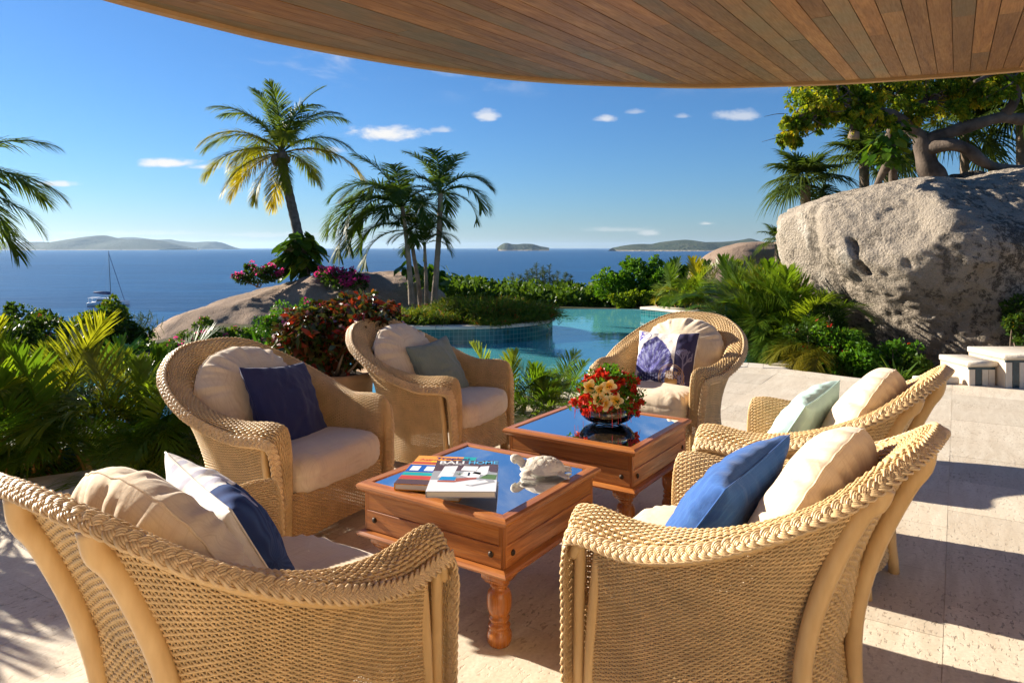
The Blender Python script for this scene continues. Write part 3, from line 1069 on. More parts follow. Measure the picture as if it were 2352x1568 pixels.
# ------------------------------------------------------------------ granite boulders
def boulder(name, sections, label, mat, amp=.12, freq=1.1, nu=150, nv=110, seed=0.0, rough=.03, faces=(), cracks=(), lump=.35, facets=0):
    """sections: (z, centre x, centre y, radius x, radius y) from the ground up"""
    S_ = np.array(sections, float)
    tt = np.linspace(0, len(S_) - 1, nv)
    C = cr(S_, tt)
    C[:, 3:] = np.maximum(C[:, 3:], .01)
    a = np.linspace(0, 2 * np.pi, nu, endpoint=False)
    ca, sa = np.cos(a), np.sin(a)
    ex = .82
    ux = np.sign(ca) * np.abs(ca) ** ex
    uy = np.sign(sa) * np.abs(sa) ** ex
    V = np.stack([C[None, :, 1] + ux[:, None] * C[None, :, 3], C[None, :, 2] + uy[:, None] * C[None, :, 4], np.broadcast_to(C[None, :, 0], (nu, nv))], -1)
    for (nx, ny, nz_, px_, py_, pz_) in faces:      # broken flat faces
        nn_ = np.array([nx, ny, nz_], float); nn_ /= np.linalg.norm(nn_)
        d_ = (V - np.array([px_, py_, pz_])) @ nn_
        k_ = .05
        V = V - nn_ * (k_ * np.log1p(np.exp(np.clip(d_ / k_, -30, 30))))[..., None]
    P = V.copy()
    dirv = np.stack([np.broadcast_to(ux[:, None], (nu, nv)), np.broadcast_to(uy[:, None], (nu, nv)), np.broadcast_to(np.linspace(-.2, 1, nv)[None], (nu, nv))], -1)
    dirv /= np.linalg.norm(dirv, axis=-1)[..., None]
    if facets:                                       # flat broken facets meeting at blunt edges
        fr_ = np.random.RandomState(int(seed * 7) + 1)
        ii = fr_.randint(0, nu, facets); jj = fr_.randint(int(nv * .08), int(nv * .93), facets)
        Sx = V[ii, jj]
        Nn_ = np.cross(V[(ii + 2) % nu, jj] - V[ii - 2, jj], V[ii, np.minimum(jj + 2, nv - 1)] - V[ii, jj - 2])
        Nn_ /= np.linalg.norm(Nn_, axis=1)[:, None] + 1e-9
        Nn_ *= np.sign(np.sum(Nn_ * dirv[ii, jj], 1))[:, None]
        Nn_ = Nn_ + fr_.normal(size=Nn_.shape) * .16
        Nn_ /= np.linalg.norm(Nn_, axis=1)[:, None]
        W_ = V + .10 * np.stack([vnoise(V * 2.2 + 1), vnoise(V * 2.2 + 7), vnoise(V * 2.2 + 13)], -1)
        flat_ = W_.reshape(-1, 3)
        dq = np.linalg.norm(flat_[:, None] - Sx[None], axis=2)
        near2 = np.argsort(dq, axis=1)[:, :2]
        d1_ = np.take_along_axis(dq, near2, 1)
        wgt = np.exp(-(d1_ / .16)); wgt /= wgt.sum(1)[:, None]
        Vf = V.reshape(-1, 3)
        off_d = sum(np.clip(np.sum((Vf - Sx[near2[:, q]]) * Nn_[near2[:, q]], 1), -.22, .22) * wgt[:, q] for q in range(2))
        V = (Vf - dirv.reshape(-1, 3) * (.85 * off_d)[:, None]).reshape(V.shape)
    n1 = fbm(P * freq * .55 + seed, 3)
    n2 = fbm(P * freq * 2.2 + seed + 5, 4)
    rid = 1 - np.abs(fbm(P * np.array([freq, freq, freq * 1.7]) + seed + 9, 3))
    crack = np.clip((rid - .86) / .14, 0, 1) ** 1.5
    f3 = fbm(P * freq * 11 + seed, 3)
    V = V + dirv * (amp * (n1 * .8 + n2 * lump - crack * .10) + rough * f3 * .55)[..., None]
    for (pts_, wd_, dp_) in cracks:                  # open joints running over the face
        pts_ = np.array(pts_, float)
        dm = np.full(V.shape[:2], 9.0)
        wob = V + .05 * np.stack([vnoise(V * 5 + 1), vnoise(V * 5 + 7), vnoise(V * 5 + 13)], -1)
        for a_, b_ in zip(pts_[:-1], pts_[1:]):
            e_ = b_ - a_
            tt_ = np.clip(((wob - a_) @ e_) / (e_ @ e_), 0, 1)
            dm = np.minimum(dm, np.linalg.norm(wob - a_ - tt_[..., None] * e_, axis=-1))
        V = V - dirv * (dp_ * np.exp(-(dm / wd_) ** 2))[..., None]
    V[:, -1] = V[:, -1].mean(0)
    o = link(name, mesh_np(name, V.reshape(-1, 3), [grid_faces(nu, nv, True)[:, ::-1]], True), mat)
    return tag(o, label, 'boulder')
b_great = boulder('boulder', [(-.3, 7.5, 11.2, 2.05, 2.05), (.07, 7.46, 11.2, 2.1, 2.1), (.4, 7.45, 11.25, 2.24, 2.2), (.7, 7.45, 11.3, 2.46, 2.32), (.95, 7.45, 11.3, 2.72, 2.36), (1.4, 7.45, 11.35, 2.90, 2.36), (1.75, 7.48, 11.4, 2.90, 2.28),
                  (2.0, 7.58, 11.45, 2.78, 2.15), (2.18, 7.75, 11.5, 2.62, 2.0), (2.36, 7.98, 11.6, 2.4, 1.75), (2.48, 8.3, 11.65, 2.1, 1.4), (2.58, 8.7, 11.7, 1.7, 1.0), (2.64, 8.95, 11.7, 1.2, .6), (2.66, 9.0, 11.7, .5, .3), (2.662, 9.0, 11.7, .02, .02)],
                  'huge pale granite boulder with black lichen stains beside the terrace', M['granite'], .11, 1.0, 360, 260, 3.0, .045, lump=.10, facets=70,
                  faces=[(-.97, -.22, .06, 4.50, 10.6, 1.3), (-.66, -.72, -.22, 5.0, 9.8, 1.1), (.10, -.98, .16, 6.4, 9.05, 1.2), (-.35, -.55, .75, 5.1, 9.9, 2.02), (.05, -.55, .83, 6.6, 10.0, 2.28), (-.75, -.1, .65, 4.5, 11, 1.95)],
                  cracks=[([(5.55, 9.7, 2.5), (5.45, 9.4, 2.2), (5.75, 9.2, 1.95), (5.9, 9.1, 1.75)], .045, .20), ([(5.9, 9.1, 1.8), (5.55, 9.1, 1.62), (5.1, 9.3, 1.72)], .04, .15), ([(5.75, 9.2, 1.95), (6.4, 9.1, 2.1), (7.1, 9.1, 2.2)], .05, .20),
                          ([(4.75, 10.1, 1.7), (4.85, 9.9, 1.2), (5.05, 9.7, .7)], .04, .22), ([(4.35, 10.3, 1.9), (4.6, 9.9, 1.75)], .035, .16), ([(5.2, 9.4, 1.3), (5.3, 9.2, .9)], .03, .14)])
boulder('boulder', [(-.6, 6.7, 20, 2.0, 1.6), (.2, 6.7, 20, 1.95, 1.6), (.8, 6.75, 20, 1.7, 1.4), (1.3, 6.85, 20, 1.2, 1.0), (1.55, 6.9, 20, .6, .5), (1.6, 6.9, 20, .02, .02)],
        'smooth brown boulder low behind the palms left of the great boulder', M['granite2'], .1, .8, 90, 60, 8.0, .015)
boulder('boulder', [(-2.2, -5.3, 17.2, 4.2, 2.6), (-1.3, -5.2, 17.2, 3.65, 2.55), (-.6, -5.0, 17.2, 3.25, 2.4), (-.1, -4.65, 17.2, 2.9, 2.2), (.3, -4.2, 17.2, 2.35, 1.8), (.62, -3.75, 17.1, 1.7, 1.3), (.80, -3.45, 17.1, 1.0, .8), (.84, -3.4, 17.1, .3, .2), (.842, -3.4, 17.1, .02, .02)],
        'wide sloping brown granite outcrop below the coconut palm', M['granite2'], .14, .9, 170, 90, 21.0, .02, facets=40)
# small stones in the planter
for (px, py, Y, r, lab) in [(1075, 715, 12.6, .24, 'grey stone among the planter plants, larger of two'), (975, 693, 13.2, .16, 'small pale stone at the foot of the slender palms')]:
    c = at(px, py, Y)
    boulder('planter_stone', [(.05, c[0], c[1], r * 1.1, r * .8), (.18, c[0], c[1], r, r * .75), (.18 + r * .6, c[0], c[1], r * .6, r * .5), (.18 + r * .85, c[0], c[1], .01, .01)], lab, M['granite2'], .04, 3.0, 30, 16, 4.0, .01)['category'] = 'stone'

# ------------------------------------------------------------------ boats
def hullgeo(b, L, B, H, y0, x_sign=1):
    st = np.linspace(0, 1, 14)
    rows = []
    for s in st:
        wv_ = B * .5 * min(1, 1.25 * (1 - s) ** .6 + .03) * (.75 + .25 * min(1, s * 5))
        sheer = H * (1 + .25 * s)
        x = (s - .5) * L + (.04 * L if s == 1 else 0)
        rows.append([(x, y0 - wv_, sheer), (x, y0 - wv_ * .85, H * .35), (x, y0, -.35 * H), (x, y0 + wv_ * .85, H * .35), (x, y0 + wv_, sheer)])
    V = np.array(rows).reshape(-1, 3)
    F = [grid_faces(14, 5), np.array([(0, 1, 2, 3, 4)])]
    V2 = V.reshape(14, 5, 3)
    deck = np.array([(i * 5, i * 5 + 4, (i + 1) * 5 + 4, (i + 1) * 5) for i in range(13)])
    b.add(V, F + [deck])
Yb = F_PX * (CAM_Z - SEA) / 133.0
cx_ = (248 - 1176) * Yb / F_PX
cat = empty('catamaran', (cx_, Yb, SEA), R(12), 'white sailing catamaran at anchor with a tall bare mast', 'sailboat')
for yy in (-2.6, 2.6):
    b = MB(); hullgeo(b, 12.2, 1.7, 1.35, yy); b.obj('hull', M['white_paint'], cat, True)
b = MB(); b.box((-.6, 0, 1.25), (8.2, 5.0, .55), 0, 0, .15); b.obj('bridge_deck', M['white_paint'], cat)
b = MB()
sec = []
for (x, hw, z) in [(-3.6, 2.0, 1.5), (-3.4, 2.0, 2.75), (-1, 2.1, 3.0), (1.2, 1.9, 2.75), (2.7, 1.5, 1.6)]:
    sec.append([(x, -hw, 1.4), (x, -hw * .88, z), (x, hw * .88, z), (x, hw, 1.4)])
b.add(np.array(sec).reshape(-1, 3), [grid_faces(5, 4), np.array([(0, 1, 2, 3), (19, 18, 17, 16)])])
cab = b.obj('cabin', M['white_paint'], cat)
for sgn in (-1, 1):
    b = MB(); b.box((-.9, sgn * 2.0, 2.15), (4.4, .10, .5), 0, 0, .04); b.obj('window', M['dark_window'], cab)
b = MB(); b.box((-4.6, 0, 3.05), (3.2, 4.2, .14), 0, 0, .05)
for sgn in (-1, 1):
    b.tube([(-5.9, sgn * 1.8, 1.4), (-5.9, sgn * 1.8, 3.0)], .05, 6)
b.obj('bimini', M['white_paint'], cat)
b = MB(); b.tube([(1.0, 0, 2.6), (.55, 0, 12), (.2, 0, 20.3)], [.17, .15, .10], 8); b.obj('mast', M['alu'], cat)
b = MB(); b.tube([(.8, 0, 4.6), (-1.5, 0, 4.75), (-4.8, 0, 5.0)], [.55, .62, .3], 8); b.obj('sail_cover', M['sail_blue'], cat, True)
b = MB(); b.tube([(5.6, 0, 1.9), (.25, 0, 19.4)], .10, 6)
b.obj('furled_jib', M['sail_blue'], cat)
for sgn in (-1, 1):
    b = MB(); b.tube([(-.5, sgn * 2.6, 1.7), (.3, 0, 18)], .022, 4); b.obj('shroud', M['alu'], cat)
b = MB(); b.tube([(-5.7, 0, 1.7), (.2, 0, 20.2)], .022, 4); b.obj('backstay', M['alu'], cat)

def sloop(px, py, size, label):
    Y = F_PX * (CAM_Z - SEA) / (py - 569.0)
    o = empty('sailboat', ((px - 1176) * Y / F_PX, Y, SEA), R(25), label, 'sailboat')
    b = MB(); hullgeo(b, size, size * .3, size * .1, 0); b.obj('hull', M['white_paint'], o, True)
    b = MB()
    b.add([(.05 * size, 0, .15 * size), (.02 * size, 0, 1.25 * size), (-.42 * size, .1 * size, .2 * size), (.04 * size, .03, .7 * size)], [[(0, 1, 3)], [(1, 2, 3)], [(0, 3, 2)]])
    b.add([(.5 * size, 0, .14 * size), (.04 * size, 0, 1.05 * size), (.08 * size, .12 * size, .2 * size)], [[(0, 1, 2)]])
    b.obj('sail', M['white_paint'], o)
sloop(454, 576.5, 18, 'tiny white sailing boat under sail near the headland')
sloop(905, 575.0, 20, 'distant white sail seen between the slender palm trunks')
# ------------------------------------------------------------------ woven armchair
def mirror_ring(half):
    half = np.array(half, float)
    left = half[::-1].copy()
    left[:, 0] *= -1
    return np.concatenate([left[:-1], half])
R_OUT = mirror_ring([(0, -.505, .930), (.235, -.475, .905), (.420, -.335, .800), (.500, -.085, .675), (.478, .18, .585), (.450, .385, .575), (.436, .438, .520), (.418, .452, .30), (.412, .455, .05)])
R_TOP = mirror_ring([(0, -.455, .915), (.215, -.425, .890), (.385, -.295, .790), (.455, -.07, .690), (.430, .18, .628), (.405, .385, .630), (.396, .450, .575), (.392, .462, .30), (.392, .462, .05)])
R_MID = mirror_ring([(0, -.360, .780), (.185, -.335, .765), (.320, -.225, .705), (.370, -.03, .640), (.362, .18, .605), (.352, .385, .612), (.352, .450, .560), (.360, .462, .30), (.362, .462, .05)])
R_LOW = mirror_ring([(0, -.275, .30), (.165, -.255, .30), (.285, -.135, .30), (.328, .02, .30), (.332, .18, .30), (.335, .385, .30), (.337, .435, .29), (.343, .452, .25), (.345, .455, .05)])
O_TOP = mirror_ring([(0, -.475, .895), (.220, -.445, .870), (.392, -.315, .770), (.462, -.085, .650), (.448, .17, .575), (.430, .335, .568)])
O_MID = mirror_ring([(0, -.335, .60), (.180, -.320, .58), (.325, -.215, .52), (.392, -.03, .44), (.402, .18, .38), (.404, .350, .36)])
O_WST = mirror_ring([(0, -.262, .32), (.160, -.250, .32), (.295, -.165, .30), (.375, .0, .26), (.396, .19, .22), (.401, .36, .21)])
O_LOW = mirror_ring([(0, -.290, .065), (.180, -.275, .065), (.325, -.175, .065), (.385, .0, .065), (.397, .20, .065), (.401, .37, .065)])

def loft(rings, spacing, s_n, usub=3, srange=(0, 1)):
    rings = np.array(rings)                     # (k, n, 3)
    k, n, _ = rings.shape
    dense = np.stack([curve(r, 400) for r in rings])
    L = np.concatenate([[0], np.cumsum(np.linalg.norm(np.diff(dense, axis=1), axis=2).mean(0))])
    W = int(round(L[-1] / spacing))
    tt = np.interp(np.linspace(0, L[-1], usub * W + 1), L, np.linspace(0, n - 1, 400))
    G = np.stack([cr(r, tt) for r in rings])    # (k, nu, 3)
    s = np.linspace(srange[0], srange[1], s_n + 2)[1:-1]
    # even arc length across the rings
    prof = cr(G, np.linspace(0, k - 1, 60))
    ls = np.concatenate([np.zeros((1, prof.shape[1])), np.cumsum(np.linalg.norm(np.diff(prof, axis=0), axis=2), axis=0)]).mean(1)
    ts = np.interp(s * ls[-1], ls, np.linspace(0, k - 1, 60))
    ds = .5 * (ls[-1] / (s_n + 1))
    ta = np.interp(s * ls[-1] - ds, ls, np.linspace(0, k - 1, 60))
    tb = np.interp(s * ls[-1] + ds, ls, np.linspace(0, k - 1, 60))
    return cr(G, ts), cr(G, tb) - cr(G, ta), W

def weave(b, rings, spacing=.0175, weft=.0088, usub=3, fill=1.05, amp=.0030, thick=.0029, sub=1.0):
    rings = np.array(rings)
    prof = np.linalg.norm(np.diff(rings, axis=0), axis=2).sum(0)
    sn = int(round(np.percentile(prof, 60) / weft))
    S, D, W = loft(rings, spacing, sn, usub)     # S (sn, nu, 3)
    T = np.gradient(S, axis=1)
    T /= np.linalg.norm(T, axis=2)[..., None]
    N = np.cross(T, D)
    N /= np.linalg.norm(N, axis=2)[..., None] + 1e-9
    nu = S.shape[1]
    ph = np.pi * np.arange(nu)[None] / usub + np.pi * np.arange(sn)[:, None]
    C = S + N * (amp * np.cos(ph))[..., None]
    # strands lie closest over a stake and spread a little between stakes
    uneven = 1 + .16 * vnoise(np.stack(np.broadcast_arrays(np.arange(sn)[:, None] * 3.7, np.arange(nu)[None] * .09, np.zeros((sn, nu))), -1))
    C = C + D * (.10 * vnoise(np.stack(np.broadcast_arrays(np.arange(sn)[:, None] * 2.3 + 50, np.arange(nu)[None] * .05, np.zeros((sn, nu))), -1)))[..., None]
    h = D * .5 * fill * uneven[..., None]
    pts = [C - h, C + N * thick, C + h, C - N * thick]
    V = np.stack(pts, 2)                         # (sn, nu, 4, 3)
    base = (np.arange(sn)[:, None, None] * nu + np.arange(nu - 1)[None, :, None]) * 4
    q = np.arange(4)[None, None]
    F = np.stack([base + q, base + 4 + q, base + 4 + (q + 1) % 4, base + (q + 1) % 4], -1).reshape(-1, 4)
    b.add(V.reshape(-1, 3), [F])
    # the upright stakes inside the weave
    si = np.arange(0, nu, usub)
    Sp = S[:, si]
    Tp = T[:, si]
    Np = N[:, si]
    rr = .0026
    V2 = np.stack([Sp - Tp * rr, Sp + Np * rr, Sp + Tp * rr, Sp - Np * rr], 2)   # (sn, m, 4, 3)
    step = np.unique(np.linspace(0, sn - 1, max(6, sn // 3)).astype(int))
    V2 = V2[step]
    m_ = len(si)
    base = (np.arange(len(step) - 1)[:, None, None] * m_ + np.arange(m_)[None, :, None]) * 4
    F2 = np.stack([base + q, base + 4 * m_ + q, base + 4 * m_ + (q + 1) % 4, base + (q + 1) % 4], -1).reshape(-1, 4)
    b.add(V2.reshape(-1, 3), [F2])

def make_chair():
    root = empty('wicker_armchair', (0, 0, 0))
    b = MB(); weave(b, [R_OUT, R_TOP, R_MID, R_LOW])
    b.obj('woven_seat_shell', M['wicker'], root, True)['kind'] = 'stuff'
    b = MB(); weave(b, [O_TOP, O_MID, O_WST, O_LOW], .0178, .0092)
    b.obj('woven_outer_wall', M['wicker'], root, True)['kind'] = 'stuff'
    xs = np.linspace(-.345, .345, 8)
    top = np.stack([xs, .438 + 0 * xs, .315 + 0 * xs], 1)
    mid = np.stack([xs, .446 + 0 * xs, .19 + 0 * xs], 1)
    low = np.stack([xs, .440 + 0 * xs, .055 + .02 * (1 - (xs / .345) ** 2)], 1)
    b = MB(); weave(b, [top, mid, low], .018, .0092)
    b.obj('woven_front_panel', M['wicker'], root, True)['kind'] = 'stuff'
    # plaited border along the rim and down both arm fronts
    P = curve(R_OUT, 1500)
    Q = curve(R_TOP, 1500)
    L = np.concatenate([[0], np.cumsum(np.linalg.norm(np.diff(P, axis=0), axis=1))])
    n = int(L[-1] / .0062)
    ss = np.linspace(0, L[-1], n)
    P = np.stack([np.interp(ss, L, P[:, k]) for k in range(3)], 1)
    Q = np.stack([np.interp(ss, L, Q[:, k]) for k in range(3)], 1)
    T = np.gradient(P, axis=0); T /= np.linalg.norm(T, axis=1)[:, None]
    lat = Q - P
    lat -= T * np.sum(lat * T, 1)[:, None]
    lat /= np.linalg.norm(lat, axis=1)[:, None]
    wz_ = np.clip((P[:, 2] - .35) / .15, 0, 1)[:, None]
    lat = lat + np.array([0, 0, 1.0]) * .85 * wz_
    lat -= T * np.sum(lat * T, 1)[:, None]
    lat /= np.linalg.norm(lat, axis=1)[:, None]
    nor = np.cross(T, lat)
    sgn = np.sign(np.sum(nor * (P - np.array([0, .1, .2])), 1))
    nor *= sgn[len(sgn) // 2]
    b = MB()
    kw = 2 * np.pi / .080
    for st in range(3):
        ph = kw * ss + st * 2 * np.pi / 3
        Cn = P + nor * .005 + lat * (.0138 * np.sin(ph))[:, None] + nor * (.0052 * np.sin(2 * ph))[:, None] - lat * .007
        dirx = np.ones(n)
        diry = .0138 * kw * np.cos(ph)
        nn = np.sqrt(dirx ** 2 + diry ** 2)
        perp = (-diry / nn)[:, None] * T + (dirx / nn)[:, None] * lat
        for c in range(4):
            jr = .0007 * np.stack([vnoise(np.stack([ss * 31 + c * 5 + st * 17, ss * 0 + q_, ss * 0], -1)) for q_ in range(3)], 1)
            path = Cn + perp * ((c - 1.5) * .0058) + jr
            b.tube(path, .0039 * (1 + .10 * vnoise(np.stack([ss * 24 + c * 3, ss * 0 + st, ss * 0], -1))), 5)
    b.obj('braided_rim', M['braid'], root, True)['kind'] = 'stuff'
    inner = curve(R_OUT[2:-2], 120)
    cen = np.array([0, .1, 0])
    dirn = inner - cen
    dirn[:, 2] = 0
    dirn /= np.linalg.norm(dirn, axis=1)[:, None]
    b = MB(); b.tube(inner - dirn * .022 - np.array([0, 0, .028]), .0165, 10)
    b.obj('rim_pole', M['pole'], root, True)
    for sx in (-1, 1):
        b = MB(); b.tube(curve([(sx * .412, .400, .55), (sx * .402, .410, .40), (sx * .396, .418, .2), (sx * .394, .420, 0)], 14), .0175, 12)
        b.obj('pole', M['pole'], root, True)
        b = MB(); b.tube(curve([(sx * .408, .330, .555), (sx * .402, .354, .40), (sx * .397, .374, .2), (sx * .395, .384, 0)], 14), .0175, 12)
        b.obj('pole', M['pole'], root, True)
    b = MB(); b.box((0, .16, .285), (.56, .50, .02), 0, 0, .005)
    b.obj('seat_deck', M['pole'], root)
    return root

def copy_tree(o, parent=None):
    c = o.copy()
    COL.objects.link(c)
    c.parent = parent
    for ch in o.children:
        copy_tree(ch, c)
    return c

def chair_frame(mid, face):
    f = np.array(face, float)
    f /= np.linalg.norm(f)
    rz = math.atan2(f[1], f[0]) - math.pi / 2
    loc = np.array([mid[0], mid[1]]) - f * .43
    return (loc[0], loc[1], 0.0), rz

CHAIRS = {
    'A': ((-.545, 2.33), (.55, .83), 'wicker armchair with its back to the camera, near the bottom left corner'),
    'B': ((-.885, 3.62), (.89, -.45), 'wicker armchair holding the plain navy cushion, left of the turtle table'),
    'C': ((-.195, 4.82), (.90, -.42), 'wicker armchair holding the grey green cushion, in front of the red croton'),
    'D': ((.93, 5.0), (-.61, -.79), 'wicker armchair holding the seashell print cushion, beside the pool'),
    'E': ((1.108, 3.62), (-.8, .6), 'wicker armchair holding the pale aqua cushion, right of the flower bowl table'),
    'F': ((.45, 2.58), (-.78, .625), 'wicker armchair holding the royal blue cushion, nearest at the bottom right'),
}
proto = make_chair()
CH, CHO = {}, {}
for i, (k, (mid, face, lab)) in enumerate(CHAIRS.items()):
    o = proto if i == 0 else copy_tree(proto)
    loc, rz = chair_frame(mid, face)
    o.location = loc
    o.rotation_euler = (0, 0, rz)
    tag(o, lab, 'armchair', 'wicker armchairs around the two tables')
    CHO[k] = o
    CH[k] = (Matrix.Translation(loc) @ Matrix.Rotation(rz, 4, 'Z'))

for k, o in CHO.items():
    for lat_ in {'A': (-.10, .20), 'E': (-.28, .035), 'F': (-.29, .035)}.get(k, (-.165, .165)):
        yo = .65 * lat_ * lat_ - .030                          # two thick canes carry the back
        b = MB(); b.tube(curve([(lat_ * .98, -.485 + .6 * lat_ * lat_, .905 - .65 * lat_ * lat_), (lat_ * .99, -.445 + yo, .835 - .3 * lat_ * lat_), (lat_, -.402 + yo, .76), (lat_, -.318 + yo, .56), (lat_, -.268 + yo, .36), (lat_ * 1.03, -.262 + yo, .18), (lat_ * 1.1, -.278 + yo, 0)], 24), np.linspace(.029, .023, 24), 14)
        b.obj('pole', M['pole'], o, True)

# ------------------------------------------------------------------ cushions
def round_cushion(w, h, t, expo, seed, arch=False, pucker=.012, prof=2.6, crown=.5):
    """a stuffed cushion in its own x (width) / z (height) plane, thick along y, gathered at the seam"""
    nr, na = 26, 128
    r = np.sin(np.linspace(0, np.pi / 2, nr))
    a = np.linspace(0, 2 * np.pi, na, endpoint=False)
    ca, sa = np.cos(a), np.sin(a)
    ex = 2.0 / expo
    ox = w * .5 * np.sign(ca) * np.abs(ca) ** ex
    oz = h * .5 * np.sign(sa) * np.abs(sa) ** ex
    if arch:
        up = sa > 0
        ox = np.where(up, w * .5 * np.sign(ca) * np.abs(ca) ** (2 / 2.25), ox)
        oz = np.where(up, h * .5 * np.sign(sa) * np.abs(sa) ** (2 / 2.25), oz)
    V = []
    g = np.random.RandomState(seed)
    phs = g.rand(6) * 6.28
    puck = sum(np.sin((k_) * a + phs[q] + .8 * np.sin(3 * a + q)) * am for q, (k_, am) in enumerate([(17, .5), (26, .45), (39, .35), (9, .3)]))
    rows = []
    for side in (1, -1):
        for i in range(nr):
            if side == -1 and i == nr - 1: continue
            rr = r[i] if side == 1 else r[nr - 2 - i]
            T = t * .5 * (1 - rr ** prof) ** .5 * (crown + (1 - crown) * (1 - rr ** 2) ** .3)
            edge = np.exp(-((1 - rr) / .26) ** 2) * (1 - np.exp(-((1 - rr) / .05) ** 2) * .9)
            dy = pucker * puck * edge
            nz = vnoise(np.stack([ox * rr * 9 + seed, oz * rr * 9, np.full(na, side * 3.0)], -1)) * .010
            sh = 1 + .012 * puck * np.exp(-((1 - rr) / .12) ** 2)
            rows.append(np.stack([ox * rr * sh, side * (T + dy + nz * (1 - rr ** 4)), oz * rr * sh], -1))
    V = np.stack(rows)                    # (rows, na, 3)
    n = len(V)
    F = grid_faces(n, na)
    i = np.arange(n - 1)[:, None]; k = np.arange(na)[None]
    F = np.stack([i * na + k, (i + 1) * na + k, (i + 1) * na + (k + 1) % na, i * na + (k + 1) % na], -1).reshape(-1, 4)
    seam = np.stack([ox * (1.003 + .012 * puck), 0.1 * pucker * puck, oz * (1.003 + .012 * puck)], -1)
    return V.reshape(-1, 3), F, seam

def seat_geo(w, d, t, seed):
    na, npf = 128, 22
    a = np.linspace(0, 2 * np.pi, na, endpoint=False)
    ex = 2 / 4.6
    ox = w * .5 * np.sign(np.cos(a)) * np.abs(np.cos(a)) ** ex
    oy = d * .5 * np.sign(np.sin(a)) * np.abs(np.sin(a)) ** ex
    rows = []
    prof = [(0, .60), (.25, .595), (.5, .575), (.7, .545), (.84, .49), (.92, .42), (.97, .31), (.995, .15), (1.0, .02), (.992, -.02), (1.0, -.06), (.995, -.2), (.97, -.34), (.92, -.43), (.8, -.48), (.5, -.5), (0, -.5)]
    for (rr, zz) in prof:
        rx = ox * rr; ry = oy * rr
        nz = fbm(np.stack([rx * 6 + seed, ry * 6, np.full(na, 1.0 if zz > 0 else 4.0)], -1), 3)
        wr = np.sin(23 * a + 2 * np.sin(5 * a + seed)) * .004 * np.exp(-((rr - .96) / .08) ** 2)
        rows.append(np.stack([rx * (1 + wr), ry * (1 + wr), t * zz + nz * .007 * (zz > 0) + wr], -1))
    V = np.stack(rows)
    n = len(rows)
    i = np.arange(n - 1)[:, None]; k = np.arange(na)[None]
    F = np.stack([i * na + k, i * na + (k + 1) % na, (i + 1) * na + (k + 1) % na, (i + 1) * na + k], -1).reshape(-1, 4)
    return V.reshape(-1, 3), F

def pillow_geo(s, t, seed, n=72):
    u = np.sin(np.linspace(-1, 1, n) * np.pi / 2) * .35 + np.linspace(-1, 1, n) * .65
    U, Vv = np.meshgrid(u, u, indexing='ij')
    pin = .085
    X = s * .5 * U * (1 - pin * (1 - Vv ** 2) * np.abs(U) ** 3)
    Z = s * .5 * Vv * (1 - pin * (1 - U ** 2) * np.abs(Vv) ** 3)
    base = np.clip((1 - U ** 2) * (1 - Vv ** 2), 0, 1) ** .40
    sides = []
    for side in (1, -1):
        nz = fbm(np.stack([X * 7 + seed, Z * 7, np.full_like(X, side * 2.0)], -1), 3) * .012
        # folds that run in from the corners and the edges
        g = np.random.RandomState(seed + 5)
        wr = 0
        for q in range(7):
            an = g.uniform(0, np.pi); off = g.uniform(-.7, .7)
            dl = U * np.cos(an) + Vv * np.sin(an) - off
            al = -U * np.sin(an) + Vv * np.cos(an) - g.uniform(-.6, .6)
            wr = wr + g.uniform(.003, .007) * np.exp(-(dl / .07) ** 2 - (al / .5) ** 2) * g.choice([-1, 1])
        ed = np.sin(U * 19 + seed) * np.exp(-((1 - np.abs(Vv)) / .16) ** 2) + np.sin(Vv * 21 + seed) * np.exp(-((1 - np.abs(U)) / .16) ** 2)
        Y = side * (t * .5 * base + (nz + wr + ed * .0035) * np.clip(base * 2.2, 0, 1))
        sides.append(np.stack([X, Y, Z], -1))
    A, B = sides
    k = n * n
    V = np.concatenate([A.reshape(-1, 3), B.reshape(-1, 3)])
    F = grid_faces(n, n)
    return V, np.concatenate([F[:, ::-1], F + k]), np.concatenate([U.ravel(), U.ravel()]), np.concatenate([Vv.ravel(), Vv.ravel()])

def place(o, ch, loc, rot):
    """rest an object in a chair: loc and rot are in the chair's own axes"""
    mat = CH[ch] @ Matrix.Translation(loc) @ Euler(rot).to_matrix().to_4x4()
    o.location = mat.to_translation()
    o.rotation_euler = mat.to_euler()

WHERE = {'A': 'of the chair at the bottom left', 'B': 'behind the navy cushion', 'C': 'behind the grey green cushion', 'D': 'behind the seashell print cushion',
         'E': 'behind the pale aqua cushion', 'F': 'behind the royal blue cushion'}
WSEAT = {'A': 'in the bottom left chair, mostly hidden by its arm', 'B': 'under the navy cushion', 'C': 'under the grey green cushion', 'D': 'under the seashell print cushion, half in sun',
         'E': 'of the aqua cushion chair, hidden by its arm', 'F': 'under the royal blue cushion'}
for i, k in enumerate('ABCDEF'):
    V, F = seat_geo(.69, .70, .175, 3 + i)
    o = link('seat_cushion', mesh_np('seat_cushion', V, [F], True), M['linen'])
    tag(o, 'cream linen seat cushion ' + WSEAT[k], 'cushion', 'cream linen seat cushions')
    place(o, k, (0, .165, .368), (R(2.0), 0, 0))
    V, F, seam = round_cushion(.655, .575, .25, 3.2, 40 + i, True, .016)
    root = empty('back_cushion', (0, 0, 0), 0, 'plump round topped cream back cushion ' + WHERE[k], 'cushion', 'cream linen back cushions')
    link('cover', mesh_np('cover', V, [F], True), M['linen'], root)
    b = MB(); b.tube(seam, .0035, 6, closed=True); b.obj('seam', M['linen'], root, True)
    place(root, k, (0, -.175, .650), (R(27), 0, R(rs.uniform(-3, 3))))

